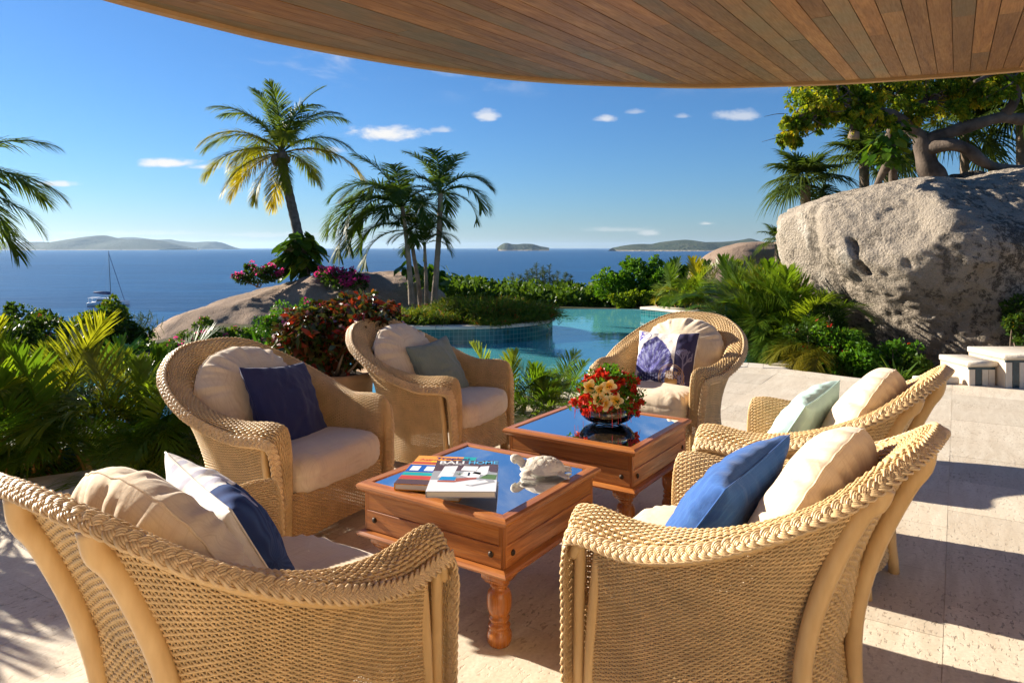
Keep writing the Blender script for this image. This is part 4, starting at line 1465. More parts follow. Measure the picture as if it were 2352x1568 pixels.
def pillow(k, mat, loc, rot, label, s=.47, t=.17, seed=1, n=72, paint=None):
    V, F, U, W = pillow_geo(s, t, seed, n)
    cols = paint(U, W, np.arange(len(V)) < len(V) // 2) if paint else None
    root = empty('throw_pillow', (0, 0, 0), 0, label, 'throw pillow', 'square throw pillows on the armchairs')
    link('cover', mesh_np('cover', V, [F], True, None, cols), mat, root)
    e = s * .5
    tt = np.linspace(-1, 1, 21)
    pin = .085
    loop = np.concatenate([np.c_[e * tt, 0 * tt, -e * (1 - pin * (1 - tt ** 2))][:-1], np.c_[e * (1 - pin * (1 - tt ** 2)), 0 * tt, e * tt][:-1],
                           np.c_[-e * tt, 0 * tt, e * (1 - pin * (1 - tt ** 2))][:-1], np.c_[-e * (1 - pin * (1 - tt ** 2)), 0 * tt, -e * tt][:-1]])
    b = MB(); b.tube(loop, .0032, 6, closed=True); b.obj('seam', M['seam_white'] if paint else mat, root, True)
    place(root, k, loc, rot)
    return root

M['seam_white'] = simple('white_seam', (.70, .66, .60), .9, .1)
FONT5 = {'D': '11110100011000110001100011000111110', 'I': '11111001000010000100001000010011111', 'G': '01110100011000010111100011000101110', 'O': '01110100011000110001100011000101110',
         '1': '00100011000010000100001000010001110', '0': '01110100011001110101110011000101110'}
def stamp(col, X, Z, text, x0, z0, hgt, ink):
    cell = hgt / 7
    for ci, chx in enumerate(text):
        bits = FONT5[chx]
        gx = np.floor((X - x0 - ci * cell * 6) / cell).astype(int)
        gz = np.floor((z0 - Z) / cell).astype(int)
        ok = (gx >= 0) & (gx < 5) & (gz >= 0) & (gz < 7)
        arr = np.array([c == '1' for c in bits])
        idx = np.clip(gz * 5 + gx, 0, 34)
        hit = ok & arr[idx]
        col[hit] = ink

def paint_shell(U, W, front):
    """seashell, coral band, round stamp and crown on off white cloth; U to the sitter's left, W up, seen from the front"""
    x = -U                                          # as seen from in front of the chair
    z = W
    n = len(x)
    col = np.tile(np.array([.74, .68, .63]), (n, 1))
    g = fbm(np.stack([x * 4, z * 4, x * 0], -1), 4)
    col *= (1 + .05 * g)[:, None]
    navy = np.array([.030, .028, .11]); pale = np.array([.36, .38, .58]); mid = np.array([.09, .085, .27])
    # faint handwriting
    for q, (zx, xx0, xx1) in enumerate([(.78, -.05, .36), (.62, .02, .38), (.30, .1, .4), (-.86, -.35, .3), (-.30, .15, .4)]):
        line = np.abs(z - zx - .022 * np.sin(x * 60 + q) - .012 * np.sin(x * 37)) < .008
        col[line & (x > xx0) & (x < xx1)] = (.44, .36, .33)
    # the shell: a fan round a hinge
    hx, hz = -.30, -.50
    dx, dz = x - hx, z - hz
    rr = np.hypot(dx, dz); th = np.arctan2(dx, dz)
    hN = np.clip(dz / (1.30 + .02 * np.cos(th * 34)), 0, 1)
    fan = (np.abs(dx) < .68 * np.sin(np.pi * hN ** .62) ** .8 + .012 * np.cos(rr * 40)) & (dz > 0)
    rib = .5 + .5 * np.cos(th * 34)
    bl = fbm(np.stack([th * 11, rr * 5.5, x * 0 + 3], -1), 4)
    sp = fbm(np.stack([th * 26, rr * 9, x * 0 + 8], -1), 3)
    f = np.clip((bl - .22) * 2.2, 0, .75) * np.clip(.35 + rib, 0, 1) * np.clip((rr - .35) * 2.5, 0, 1)
    f = np.maximum(f, np.clip((sp - .5) * 3, 0, .7))
    f = np.maximum(f, (np.abs(np.sin(th * 17)) < .08) * np.clip(.95 - rr, 0, 1) * .6)
    shell = mid * (1 - rib[:, None] * .6) + navy * rib[:, None] * .6
    shell = shell * (1 - f[:, None]) + pale * f[:, None]
    col[fan] = shell[fan]
    ear = (np.abs(dx) < .50) & (dz < .10) & (dz > -.30 + 0 * x) & (dz < .13 - .10 * np.abs(dx)) & (dz > -.13 - .36 * np.abs(dx))
    er = .5 + .5 * np.cos(np.hypot(dx, dz - .3) * 62)
    er2 = .5 + .5 * np.cos(dx * 70)
    ec = navy[None] * .6 + (pale - navy)[None] * (er * er2 * .5)[:, None]
    col[ear] = ec[ear]
    # postage marks top left and bottom left
    pm = (x > -.98) & (x < -.74) & (z > .62) & (z < .97)
    col[pm & (fbm(np.stack([x * 14, z * 14, x * 0], -1), 3) > .12)] = (.10, .09, .30)
    ring = np.abs(np.hypot(x + .60, z - .80) - .12) < .015
    col[ring] = (.18, .16, .33)
    bot = (x < -.72) & (z < -.66)
    col[bot & (fbm(np.stack([x * 12, z * 12, x * 0 + 5], -1), 3) > -.05)] = (.05, .05, .15)
    # dark band with pale coral
    band = x > .42
    col[band] = (np.array([.040, .036, .085]) * (1 + .12 * g[:, None]))[band]
    cor = np.zeros(n, bool)
    g2 = np.random.RandomState(4)
    def branch(px, pz, an, ln, wd, dep):
        nonlocal cor
        qx, qz = px + math.sin(an) * ln, pz + math.cos(an) * ln
        ex_, ez_ = qx - px, qz - pz
        tpar = np.clip(((x - px) * ex_ + (z - pz) * ez_) / (ln * ln), 0, 1)
        d = np.hypot(x - px - tpar * ex_, z - pz - tpar * ez_)
        cor |= d < wd
        if dep:
            for da in (-.55, .5, .05):
                if g2.rand() < .82:
                    branch(qx, qz, an * .8 + da + g2.uniform(-.15, .15), ln * .76, max(wd * .82, .011), dep - 1)
    branch(.70, -.42, 0, .26, .028, 4)
    branch(.78, -1.0, -.2, .22, .024, 3)
    cor &= band & (x < .97) & (z < .62)
    col[cor] = (.17, .155, .25)
    # gold stamp with a crown
    sx, sz = .36, -.52
    rad = np.hypot(x - sx, z - sz)
    gold = np.array([.33, .19, .07])
    for r0, wd in ((.40, .010), (.345, .007)):
        col[np.abs(rad - r0) < wd] = gold
    cz = sz - .10
    cw = np.abs(x - sx)
    crown = (np.abs(z - (cz - .11)) < .03) & (cw < .17)
    spike = (z > cz - .08) & (z < cz + .11 - .9 * np.abs(((cw + .055) % .11) - .055) - .15 * (.17 - cw)) & (cw < .19)
    col[crown | spike] = gold
    for q in (-.16, -.08, 0, .08, .16):
        col[np.hypot(x - sx - q, z - cz - .14) < .022] = gold
    stamp(col, x, z, '1D1GO', sx - .19, sz + .20, .11, gold)
    col[~front] = (.72, .66, .60)
    return col

def paint_fan(U, W, front):
    x, z = -U, W
    n = len(x)
    col = np.tile(np.array([.76, .73, .69]), (n, 1))
    g = fbm(np.stack([x * 3, z * 3, x * 0 + 2], -1), 4)
    hx, hz = -.98, .05
    th = np.arctan2(z - hz, x - hx); rr = np.hypot(x - hx, z - hz)
    rib = .5 + .5 * np.cos(th * 26)
    sh = (rr < 1.15 + .03 * np.cos(th * 26)) & front
    c = np.array([.018, .035, .12])[None] * (1 - rib[:, None] * .5) + np.array([.05, .10, .26])[None] * rib[:, None] * .5
    col[sh] = c[sh]
    bl = fbm(np.stack([x * 9, z * 5, x * 0 + 7], -1), 4) > .28
    soft = bl & ~sh & (z > .35)
    col[soft] = (.50, .50, .60)
    col[np.hypot(x + .55, z - .7) < .13] = (.30, .32, .48)
    return col

pillow('B', M['navy'], (-.045, .045, .600), (R(27), R(-5), R(4)), 'plain dark navy throw pillow with pointed corners', .50, .17, 2)
pillow('C', M['sage'], (-.06, .055, .590), (R(27), R(4), R(-6)), 'grey green ribbed throw pillow in the chair by the croton', .46, .17, 8)
pillow('D', M['print'], (.02, .06, .605), (R(23), R(2), R(3)), 'white throw pillow printed with a large navy seashell, coral band and crown', .48, .17, 12, 260, paint_shell)
pillow('E', M['aqua'], (-.01, .10, .590), (R(33), R(-6), R(-5)), 'pale aqua throw pillow in the far right chair', .47, .20, 17)
pillow('F', M['royal'], (-.02, .10, .600), (R(36), R(-8), R(-4)), 'bright royal blue throw pillow in the nearest right chair', .48, .20, 21)
pillow('A', M['print'], (-.085, .085, .600), (R(30), R(5), R(-13)), 'white throw pillow with a navy printed edge in the chair at the bottom left', .50, .19, 26, 200, paint_fan)

# ------------------------------------------------------------------ coffee tables
M['glass_top'] = None
m, t, out = new_mat('table_glass')
fr = t.new('ShaderNodeFresnel')
fr.inputs['IOR'].default_value = 1.75
gl = t.new('ShaderNodeBsdfGlossy')
gl.inputs['Roughness'].default_value = .012
gl.inputs['Color'].default_value = (.95, .97, 1, 1)
df = t.new('ShaderNodeBsdfDiffuse')
df.inputs['Color'].default_value = (.012, .014, .018, 1)
fac = t.math('ADD', t.math('MULTIPLY', fr.outputs[0], .35), .76, clamp=True)
mx = t.new('ShaderNodeMixShader')
t.link(fac, mx.inputs[0])
t.link(df.outputs[0], mx.inputs[1])
t.link(gl.outputs[0], mx.inputs[2])
t.link(mx.outputs[0], out.inputs['Surface'])
M['glass_top'] = m

TZ = .50
def table(front, right, left, label):
    f, r_, l_ = [np.array(q, float) for q in (front, right, left)]
    c = (r_ + l_) / 2
    ax = (r_ - f); ay = (l_ - f)
    sx, sy = np.linalg.norm(ax), np.linalg.norm(ay)
    s = (sx + sy) / 2
    rz = math.atan2(ax[1], ax[0])
    o = empty('coffee_table', (c[0], c[1], 0), rz, label, 'coffee table', 'square wooden coffee tables')
    h = s / 2
    # mitred top frame with a rounded lip, one piece per side
    for k in range(4):
        a = k * math.pi / 2
        sec = [(h - .048, TZ - .004), (h - .046, TZ), (h - .012, TZ), (h - .003, TZ - .006), (h, TZ - .014), (h - .004, TZ - .024), (h - .018, TZ - .036), (h - .048, TZ - .036)]
        V = []
        for e in (-1, 1):
            for (q, z) in sec:
                V.append((e * (q - .0006), -q, z))
        n = len(sec)
        F = [np.array([(i, n + i, n + (i + 1) % n, (i + 1) % n) for i in range(n)]), np.array([list(range(n)), [n + q for q in range(n)][::-1]])]
        link('top_rail', mesh_np('top_rail', V, F), M['rosewood'], o, (0, 0, 0), (0, 0, a))
        hb = h - .028
        for (z0, z1, d) in ((TZ - .108, TZ - .037, 0.0), (TZ - .190, TZ - .1095, .0015)):
            b = MB(); b.box((0, -hb + .011 - d, (z0 + z1) / 2), (2 * hb - .0235, .022, z1 - z0), 0, 0, .0025)
            b.obj('apron_board', M['rosewood'], o, False, False, (0, 0, 0), (0, 0, a))
        b = MB(); b.box((hb - .0115, -hb + .0112, TZ - .1135), (.0235, .0235, .153), 0, 0, .002)
        b.obj('corner_post', M['rosewood_leg'], o, False, False, (0, 0, 0), (0, 0, a))
        # lower moulding
        hm = h - .002
        sec = [(hm - .05, TZ - .190), (hm - .03, TZ - .191), (hm - .008, TZ - .198), (hm, TZ - .206), (hm - .003, TZ - .214), (hm - .016, TZ - .219), (hm - .05, TZ - .219)]
        V = [(e * (q - .0006), -q, z) for e in (-1, 1) for (q, z) in sec]
        n = len(sec)
        F = [np.array([(i, n + i, n + (i + 1) % n, (i + 1) % n) for i in range(n)]), np.array([list(range(n)), [n + q for q in range(n)][::-1]])]
        link('lower_moulding', mesh_np('lower_moulding', V, F), M['rosewood'], o, (0, 0, 0), (0, 0, a))
        for sx_ in (-1, 1):
            b = MB(); b.lathe([(.0115, 0), (.0115, .003), (.009, .0065), (.003, .008)], sides=14)
            b.obj('iron_stud', M['iron'], o, True, False, (np.cos(a) * sx_ * (hb - .055) + np.sin(a) * (hb + .0012), np.sin(a) * sx_ * (hb - .055) - np.cos(a) * (hb + .0012), TZ - .145), (R(90), 0, a))
        # leg: square block, turned vase and bulb foot
        lx = h - .092
        px_, py_ = math.cos(a) * lx + math.sin(a) * lx, math.sin(a) * lx - math.cos(a) * lx
        b = MB()
        b.box((0, 0, TZ - .2355), (.098, .098, .032), 0, 0, .003)
        b.add(*chamfer_block(.046, .036, TZ - .252, TZ - .268))
        prof = [(.030, .2325), (.034, .2310), (.0385, .226), (.034, .219), (.030, .217), (.0285, .210), (.035, .205), (.0415, .196), (.0455, .180), (.0465, .160), (.0455, .140), (.041, .122), (.034, .111),
                (.0325, .107), (.0385, .103), (.0395, .097), (.036, .092), (.0315, .088), (.032, .083), (.0395, .078), (.0420, .072), (.0385, .066), (.036, .062), (.040, .056), (.0455, .044), (.0470, .030), (.0450, .014), (.040, .003), (.036, 0)]
        b.lathe(prof[::-1], sides=28)
        b.obj('turned_leg', M['rosewood_leg'], o, True, False, (px_, py_, 0), (0, 0, a))
    b = MB(); b.box((0, 0, TZ - .0075), (2 * h - .097, 2 * h - .097, .006))
    b.obj('glass_top', M['glass_top'], o)
    b = MB(); b.box((0, 0, TZ - .03), (2 * h - .10, 2 * h - .10, .01))
    b.obj('top_panel', M['rosewood'], o)
    return o, c, rz

def chamfer_block(a0, a1, z0, z1):
    V = [(-a0, -a0, z0), (a0, -a0, z0), (a0, a0, z0), (-a0, a0, z0), (-a1, -a1, z1), (a1, -a1, z1), (a1, a1, z1), (-a1, a1, z1)]
    return np.array(V), [np.array([(0, 1, 2, 3), (7, 6, 5, 4), (4, 5, 1, 0), (5, 6, 2, 1), (6, 7, 3, 2), (7, 4, 0, 3)])]

table((-.029, 2.503), (.390, 3.132), (-.640, 2.911), 'square carved wooden coffee table with books and a stone turtle on its glass top')
table((.572, 3.368), (1.008, 4.015), (-.049, 3.798), 'square carved wooden coffee table with the bowl of flowers on its glass top')

# ------------------------------------------------------------------ books
def flat(name, col, rough=.25):
    m, t, out = new_mat(name)
    bsdf(t, out, col, rough, .25)
    M[name] = m
    return m
for nm_, cc in [('ink_black', (.012, .012, .014)), ('paper', (.70, .66, .56)), ('cover_white', (.72, .72, .74)), ('cover_grey', (.42, .43, .46)), ('ink_blue', (.10, .42, .72)), ('ink_white', (.8, .8, .8)),
                ('cover_orange', (.80, .33, .035)), ('cover_teal', (.02, .36, .35)), ('cover_purple', (.07, .02, .16)), ('cover_red', (.50, .06, .03)), ('cover_yellow', (.85, .62, .02)), ('cover_blue', (.015, .10, .42)),
                ('photo_brown', (.10, .05, .035)), ('photo_green', (.10, .17, .03)), ('photo_terracotta', (.36, .10, .05)), ('photo_sky', (.02, .25, .55)), ('photo_stone', (.34, .34, .35))]:
    flat(nm_, cc)

def lettering(text, parent, mat, loc, size, rz=0.0, bold=.0, sx=1.0):
    cu = bpy.data.curves.new('lettering', 'FONT')
    cu.body = text
    cu.size = size
    cu.offset = bold
    cu.extrude = .0001
    tmp = bpy.data.objects.new('lettering', cu)
    COL.objects.link(tmp)
    bpy.context.view_layer.update()
    me = bpy.data.meshes.new_from_object(tmp.evaluated_get(bpy.context.evaluated_depsgraph_get()))
    bpy.data.objects.remove(tmp)
    me.materials.clear()
    me.materials.append(mat)
    o = bpy.data.objects.new('lettering', me)
    COL.objects.link(o)
    o.parent = parent
    o.location = loc
    o.scale = (sx, 1, 1)
    o.rotation_euler = (0, 0, rz)
    return o

def book(loc, rz, w_, d_, t_, label, cover):
    o = empty('book', loc, rz, label, 'book', 'books stacked on the nearer table')
    b = MB(); b.box((0, 0, t_ / 2), (w_ - .008, d_ - .008, t_ - .006)); b.obj('pages', M['paper'], o)
    b = MB(); b.box((0, 0, .0016), (w_, d_, .003), 0, 0, .0006); b.obj('back_cover', cover, o)
    b = MB(); b.box((-w_ / 2 + .0015, 0, t_ / 2), (.003, d_, t_ - .0065)); b.obj('spine', cover, o)
    b = MB(); b.box((0, 0, t_ - .0016), (w_, d_, .003), 0, 0, .0006); b.obj('front_cover', cover, o)
    return o

def patch(o, mat, x0, y0, x1, y1, z, name='printed_patch', poly=None):
    pts = poly if poly else [(x0, y0), (x1, y0), (x1, y1), (x0, y1)]
    V = [(p[0], p[1], z) for p in pts]
    return link(name, mesh_np(name, V, [np.array([list(range(len(V)))])]), mat, o)

bk1c = np.array([-.312, 3.0])
bk1 = book((bk1c[0], bk1c[1], TZ + .0006), R(-7.5), .265, .385, .026, 'orange and teal paperback under the other book, titled Tropical', M['cover_orange'])
tz = .0265
w2, d2 = .1325, .1925
patch(bk1, M['cover_teal'], .075, .06, w2, d2, tz)
patch(bk1, M['cover_red'], -w2, .075, .075, .098, tz)
patch(bk1, M['cover_blue'], -w2, -.04, w2, .06, tz)
patch(bk1, M['cover_teal'], -w2, -.085, w2, -.045, tz)
patch(bk1, M['cover_red'], -w2, -.13, w2, -.09, tz)
patch(bk1, M['photo_brown'], -w2, -d2, w2, -.135, tz)
for q in range(4):
    patch(bk1, M['ink_white'], -.118 + q * .062, -.022, -.118 + q * .062 + .038, .038, tz + .0003)
lettering('Tropical', bk1, M['cover_purple'], (-.045, .148, tz + .0005), .036, 0, .0012, 1.25)
lettering('Asian', bk1, M['cover_red'], (-.112, .122, tz + .0005), .030, 0, .0004, 1.25)
lettering('Style', bk1, M['cover_yellow'], (-.055, .098, tz + .0005), .033, 0, .0014, 1.25)
bk2 = book((-.190, 2.852, TZ + .0275), R(-.5), .262, .385, .024, 'large white and grey book lying on top, titled BALI HOME', M['cover_grey'])
tz = .0245
w2, d2 = .131, .1925
patch(bk2, M['photo_brown'], -w2, .05, w2, d2, tz)
patch(bk2, M['cover_white'], -w2, -d2, w2, -.06, tz, 'printed_patch')
patch(bk2, M['photo_stone'], -w2, -.06, w2, .05, tz)
z_ = tz + .0003
patch(bk2, M['cover_white'], -.10, -.02, -.03, .125, z_, poly=[(-.105, -.03), (-.045, -.02), (-.035, .118), (-.09, .112)])
patch(bk2, M['ink_white'], 0, 0, 0, 0, z_, poly=[(-.02, .06), (.045, .05), (.05, .110), (-.01, .115)])
patch(bk2, M['cover_white'], 0, 0, 0, 0, z_, poly=[(.03, .02), (.09, -.01), (.095, .118), (.06, .110)])
patch(bk2, M['photo_green'], 0, 0, 0, 0, z_, poly=[(.06, -.04), (.125, -.06), (.13, .0), (.09, .01)])
patch(bk2, M['photo_brown'], 0, 0, 0, 0, z_, poly=[(.10, .04), (.13, .03), (.13, .19), (.105, .185)])
patch(bk2, M['photo_sky'], 0, 0, 0, 0, z_ + .0002, poly=[(-.098, -.062), (-.035, -.068), (-.03, -.025), (-.09, -.02)])
patch(bk2, M['photo_terracotta'], 0, 0, 0, 0, z_, poly=[(-.1, -.085), (-.035, -.09), (.05, -.05), (.05, -.03), (-.03, -.04), (-.03, -.066), (-.1, -.066)])
patch(bk2, M['ink_white'], 0, 0, 0, 0, z_, poly=[(-.02, .0), (.02, -.035), (.06, -.03), (.065, .03), (.03, .045), (-.005, .04)])
patch(bk2, M['photo_stone'], 0, 0, 0, 0, z_ + .0002, poly=[(.012, -.125), (.04, -.135), (.125, -.085), (.115, -.055), (.075, -.05)])
patch(bk2, M['ink_white'], 0, 0, 0, 0, z_ + .0004, poly=[(.005, -.105), (.03, -.125), (.10, -.085), (.085, -.062)])
patch(bk2, M['ink_black'], 0, 0, 0, 0, z_ + .0004, poly=[(.012, -.01), (.020, -.012), (.021, .03), (.013, .03)])
for q in range(5):
    sx_ = -.028 + q * .006
    patch(bk2, M['photo_green'], 0, 0, 0, 0, z_ + .0005, poly=[(-.022, .0), (-.019, .0), (-.022 + (q - 2) * .022, .052 - abs(q - 2) * .008)])
lettering('BALI', bk2, M['ink_white'], (-.118, .143, z_ + .0006), .056, 0, .0012, .98)
lettering('HOME', bk2, M['ink_blue'], (.004, .143, z_ + .0006), .056, 0, .0012, .80)
lettering('Inspirational Design Ideas', bk2, M['ink_white'], (-.112, .129, z_ + .0006), .011, 0, 0, 1.1)

# ------------------------------------------------------------------ stone turtle
M['limestone'] = simple('limestone', (.62, .56, .46), .85, .2, .1, 30, .35, 120)
tur = empty('stone_turtle', (.140, 3.03, TZ), R(-8), 'pale carved stone sea turtle looking left', 'ornament')
tur.scale = (.80, .80, .86)
nu_, nv_ = 72, 34
a = np.linspace(0, 2 * np.pi, nu_, endpoint=False)
ph = np.linspace(0, np.pi / 2, nv_)
Ax, Ay, Hz = .118, .084, .062
VV_ = []
for p_ in ph:
    x = Ax * np.cos(a) * np.cos(p_) * (1 - .10 * np.cos(a)); y = Ay * np.sin(a) * np.cos(p_) * (1 - .18 * np.clip(np.cos(a), 0, 1) ** 2); z = .022 + Hz * np.sin(p_) ** .9
    VV_.append(np.stack([x, y, np.broadcast_to(z, x.shape)], -1))
Vt = np.stack(VV_, 1)
# carved scutes: grooves where a shell plate meets the next
ctr = np.array([(-.075, 0), (-.03, 0), (.015, 0), (.06, 0), (-.06, .045), (-.01, .05), (.04, .045), (-.06, -.045), (-.01, -.05), (.04, -.045), (.09, .03), (.09, -.03), (-.1, .03), (-.1, -.03), (.02, .078), (.02, -.078), (-.04, .078), (-.04, -.078), (.105, 0), (-.112, 0)])
dd = np.linalg.norm(Vt[..., None, :2] - ctr, axis=-1)
dd.sort(axis=-1)
gap = dd[..., 1] - dd[..., 0]
Vt[..., 2] -= .0045 * np.exp(-(gap / .0035) ** 2)
Vt[..., 2] += .003 * np.exp(-(dd[..., 0] / .02) ** 2)
link('shell', mesh_np('shell', Vt.reshape(-1, 3), [grid_faces(nu_, nv_, True)], True), M['limestone'], tur)
b = MB()
b.lathe([(.86, .010), (.97, .014), (1.03, .021), (1.02, .027), (.96, .031)], sides=40)
b.V[0][:, 0] *= Ax; b.V[0][:, 1] *= Ay
b.V[0][:, 0] *= (1 - .10 * np.cos(np.arctan2(b.V[0][:, 1], b.V[0][:, 0])))
b.obj('shell_rim', M['limestone'], tur, True)
b = MB()
P = curve([(-.085, 0, .026), (-.112, .0, .040), (-.135, .004, .058), (-.152, .006, .067), (-.170, .006, .064), (-.182, .006, .058)], 22)
b.tube(P, np.interp(np.linspace(0, 1, 22), [0, .3, .55, .75, .9, 1], [.026, .0215, .021, .0245, .019, .008]), 16)
hd = b.obj('head', M['limestone'], tur, True)
for sg in (-1, 1):
    b = MB(); b.lathe([(.001, -.005), (.0045, -.003), (.0055, 0), (.0045, .003), (.001, .005)], sides=10)
    b.obj('eye', M['limestone'], hd, True, False, (-.160, .006 + sg * .0215, .070))
def flipper(pts, wid, thk):
    P = curve(pts, 18)
    T, N, B = frames(P)
    s = np.linspace(0, 1, 18)
    wd = np.interp(s, [0, .25, .6, .85, 1], wid)
    V = []
    for i in range(18):
        side = np.cross(T[i], (0, 0, 1)); side /= np.linalg.norm(side)
        upv = np.cross(side, T[i])
        for k in range(10):
            an = k / 10 * 2 * np.pi
            V.append(P[i] + side * wd[i] * np.cos(an) + upv * thk * (1 - .55 * s[i]) * np.sin(an))
    i = np.arange(17)[:, None]; k = np.arange(10)[None]
    F = np.stack([i * 10 + k, i * 10 + (k + 1) % 10, (i + 1) * 10 + (k + 1) % 10, (i + 1) * 10 + k], -1).reshape(-1, 4)
    b = MB(); b.add(V, [F, np.array([list(range(10))]), np.array([[170 + q for q in range(10)]])])
    return b.obj('flipper', M['limestone'], tur, True)
for sg in (-1, 1):
    flipper([(-.075, sg * .05, .026), (-.095, sg * .088, .022), (-.080, sg * .118, .014), (-.035, sg * .135, .010)], [.020, .027, .030, .022, .006], .012)
    flipper([(.075, sg * .045, .022), (.105, sg * .070, .016), (.135, sg * .088, .009)], [.018, .022, .023, .018, .006], .010)
b = MB(); b.tube(curve([(.095, 0, .026), (.125, 0, .024), (.142, 0, .016)], 8), np.linspace(.018, .004, 8), 10)
b.obj('tail', M['limestone'], tur, True)

# ------------------------------------------------------------------ flower bowl
m, t, out = new_mat('clear_glass')
fr = t.new('ShaderNodeFresnel'); fr.inputs['IOR'].default_value = 1.45
gl = t.new('ShaderNodeBsdfGlossy'); gl.inputs['Roughness'].default_value = .01
tr = t.new('ShaderNodeBsdfTransparent'); tr.inputs['Color'].default_value = (.90, .92, .88, 1)
mx = t.new('ShaderNodeMixShader')
t.link(fr.outputs[0], mx.inputs[0]); t.link(tr.outputs[0], mx.inputs[1]); t.link(gl.outputs[0], mx.inputs[2])
t.link(mx.outputs[0], out.inputs['Surface'])
M['glass'] = m
M['moss'] = simple('packed_stems', (.20, .105, .04), .5, .4, .6, 30, .4, 80)
fc = np.array([.525, 3.93])
bowl = empty('glass_bowl', (fc[0], fc[1], TZ), 0, 'round clear glass bowl packed with dark stems', 'bowl')
b = MB(); b.lathe([(.065, .001), (.085, .004), (.125, .022), (.150, .05), (.153, .066), (.140, .092), (.130, .102), (.127, .101), (.137, .091), (.149, .066), (.146, .052), (.122, .026), (.08, .009), (.02, .007)], sides=48, cap=False)
b.obj('glass', M['glass'], bowl, True)
b = MB(); b.lathe([(.001, .011), (.08, .011), (.12, .029), (.143, .053), (.145, .066), (.134, .088), (.10, .10), (.001, .104)], sides=40, cap=False)
b.obj('stems', M['moss'], bowl, True)
# ------------------------------------------------------------------ plants: generators
def strips(P, D, Wd, Lr, wr, grav, prof=(.55, 1.0, .8, 0.0), ss=(0, .3, .68, 1.0), fold=0.0):
    """leaf blades: base P, unit direction D, unit width direction Wd, length Lr, half width wr, gravity sag; all (n, ..)"""
    n = len(P)
    rows = []
    for s, w_ in zip(ss, prof):
        c = P + D * (Lr * s)[:, None]
        c = c - np.array([0, 0, 1.0]) * (grav * Lr * s ** 2)[:, None]
        rows.append((c, w_))
    V = []
    for (c, w_) in rows[:-1]:
        V += [c - Wd * (wr * w_)[:, None], c + Wd * (wr * w_)[:, None]]
    V.append(rows[-1][0])
    k = len(V)
    V = np.stack(V, 1)
    base = np.arange(n)[:, None] * k
    F4 = np.concatenate([base + np.array([[2 * q, 2 * q + 1, 2 * q + 3, 2 * q + 2]]) for q in range(len(rows) - 2)])
    F3 = base + np.array([[k - 3, k - 2, k - 1]])
    return V.reshape(-1, 3), [F4, F3], k

def frond_mesh(name, L, elev, droop, n, ll, lw, vee=.45, bare=.18, grav=.35, seed=0, rr=.012, tipf=.35, power=1.25, jit=.12):
    g = np.random.RandomState(seed)
    t = np.linspace(0, 1, 30)
    an = elev - droop * t ** power
    dx = np.cos(an); dz = np.sin(an)
    yb = .06 * L * np.sin(t * 2.2 + seed) * t
    X = np.concatenate([[0], np.cumsum((dx[1:] + dx[:-1]) / 2)]) * L / 29
    Z = np.concatenate([[0], np.cumsum((dz[1:] + dz[:-1]) / 2)]) * L / 29
    P = np.stack([X, yb, Z], 1)
    b = MB()
    b.tube(P, np.linspace(rr, rr * .25, 30), 6, a=.75)
    s = np.linspace(bare, 1, n)
    Ts = np.gradient(P, axis=0); Ts /= np.linalg.norm(Ts, axis=1)[:, None]
    pp = np.stack([np.interp(s, t, P[:, k]) for k in range(3)], 1)
    tt = np.stack([np.interp(s, t, Ts[:, k]) for k in range(3)], 1)
    tt /= np.linalg.norm(tt, axis=1)[:, None]
    for sg in (-1, 1):
        side = np.cross(tt, np.array([0, 0, 1.0])) * sg
        side /= np.linalg.norm(side, axis=1)[:, None]
        up = np.cross(side, tt) * sg
        fa = np.interp(s, [bare, 1], [1.15, tipf]) + g.uniform(-jit, jit, n)
        ve = vee + g.uniform(-.18, .18, n)
        D = tt * np.cos(fa)[:, None] + (side * np.cos(ve)[:, None] + up * np.sin(ve)[:, None]) * np.sin(fa)[:, None]
        Wd = np.cross(D, up); Wd /= np.linalg.norm(Wd, axis=1)[:, None] + 1e-9
        prof = np.sin(np.pi * np.clip(.13 + .80 * (s - bare) / (1 - bare), 0, 1)) ** .75
        Lr = ll * prof * g.uniform(.88, 1.08, n)
        V, F, k = strips(pp, D, Wd, Lr, np.full(n, lw), grav * g.uniform(.6, 1.4, n))
        b.add(V, F, np.repeat(np.clip(g.normal(.3, .22, n), 0, 1), k))
    return b.mesh(name, False, True)

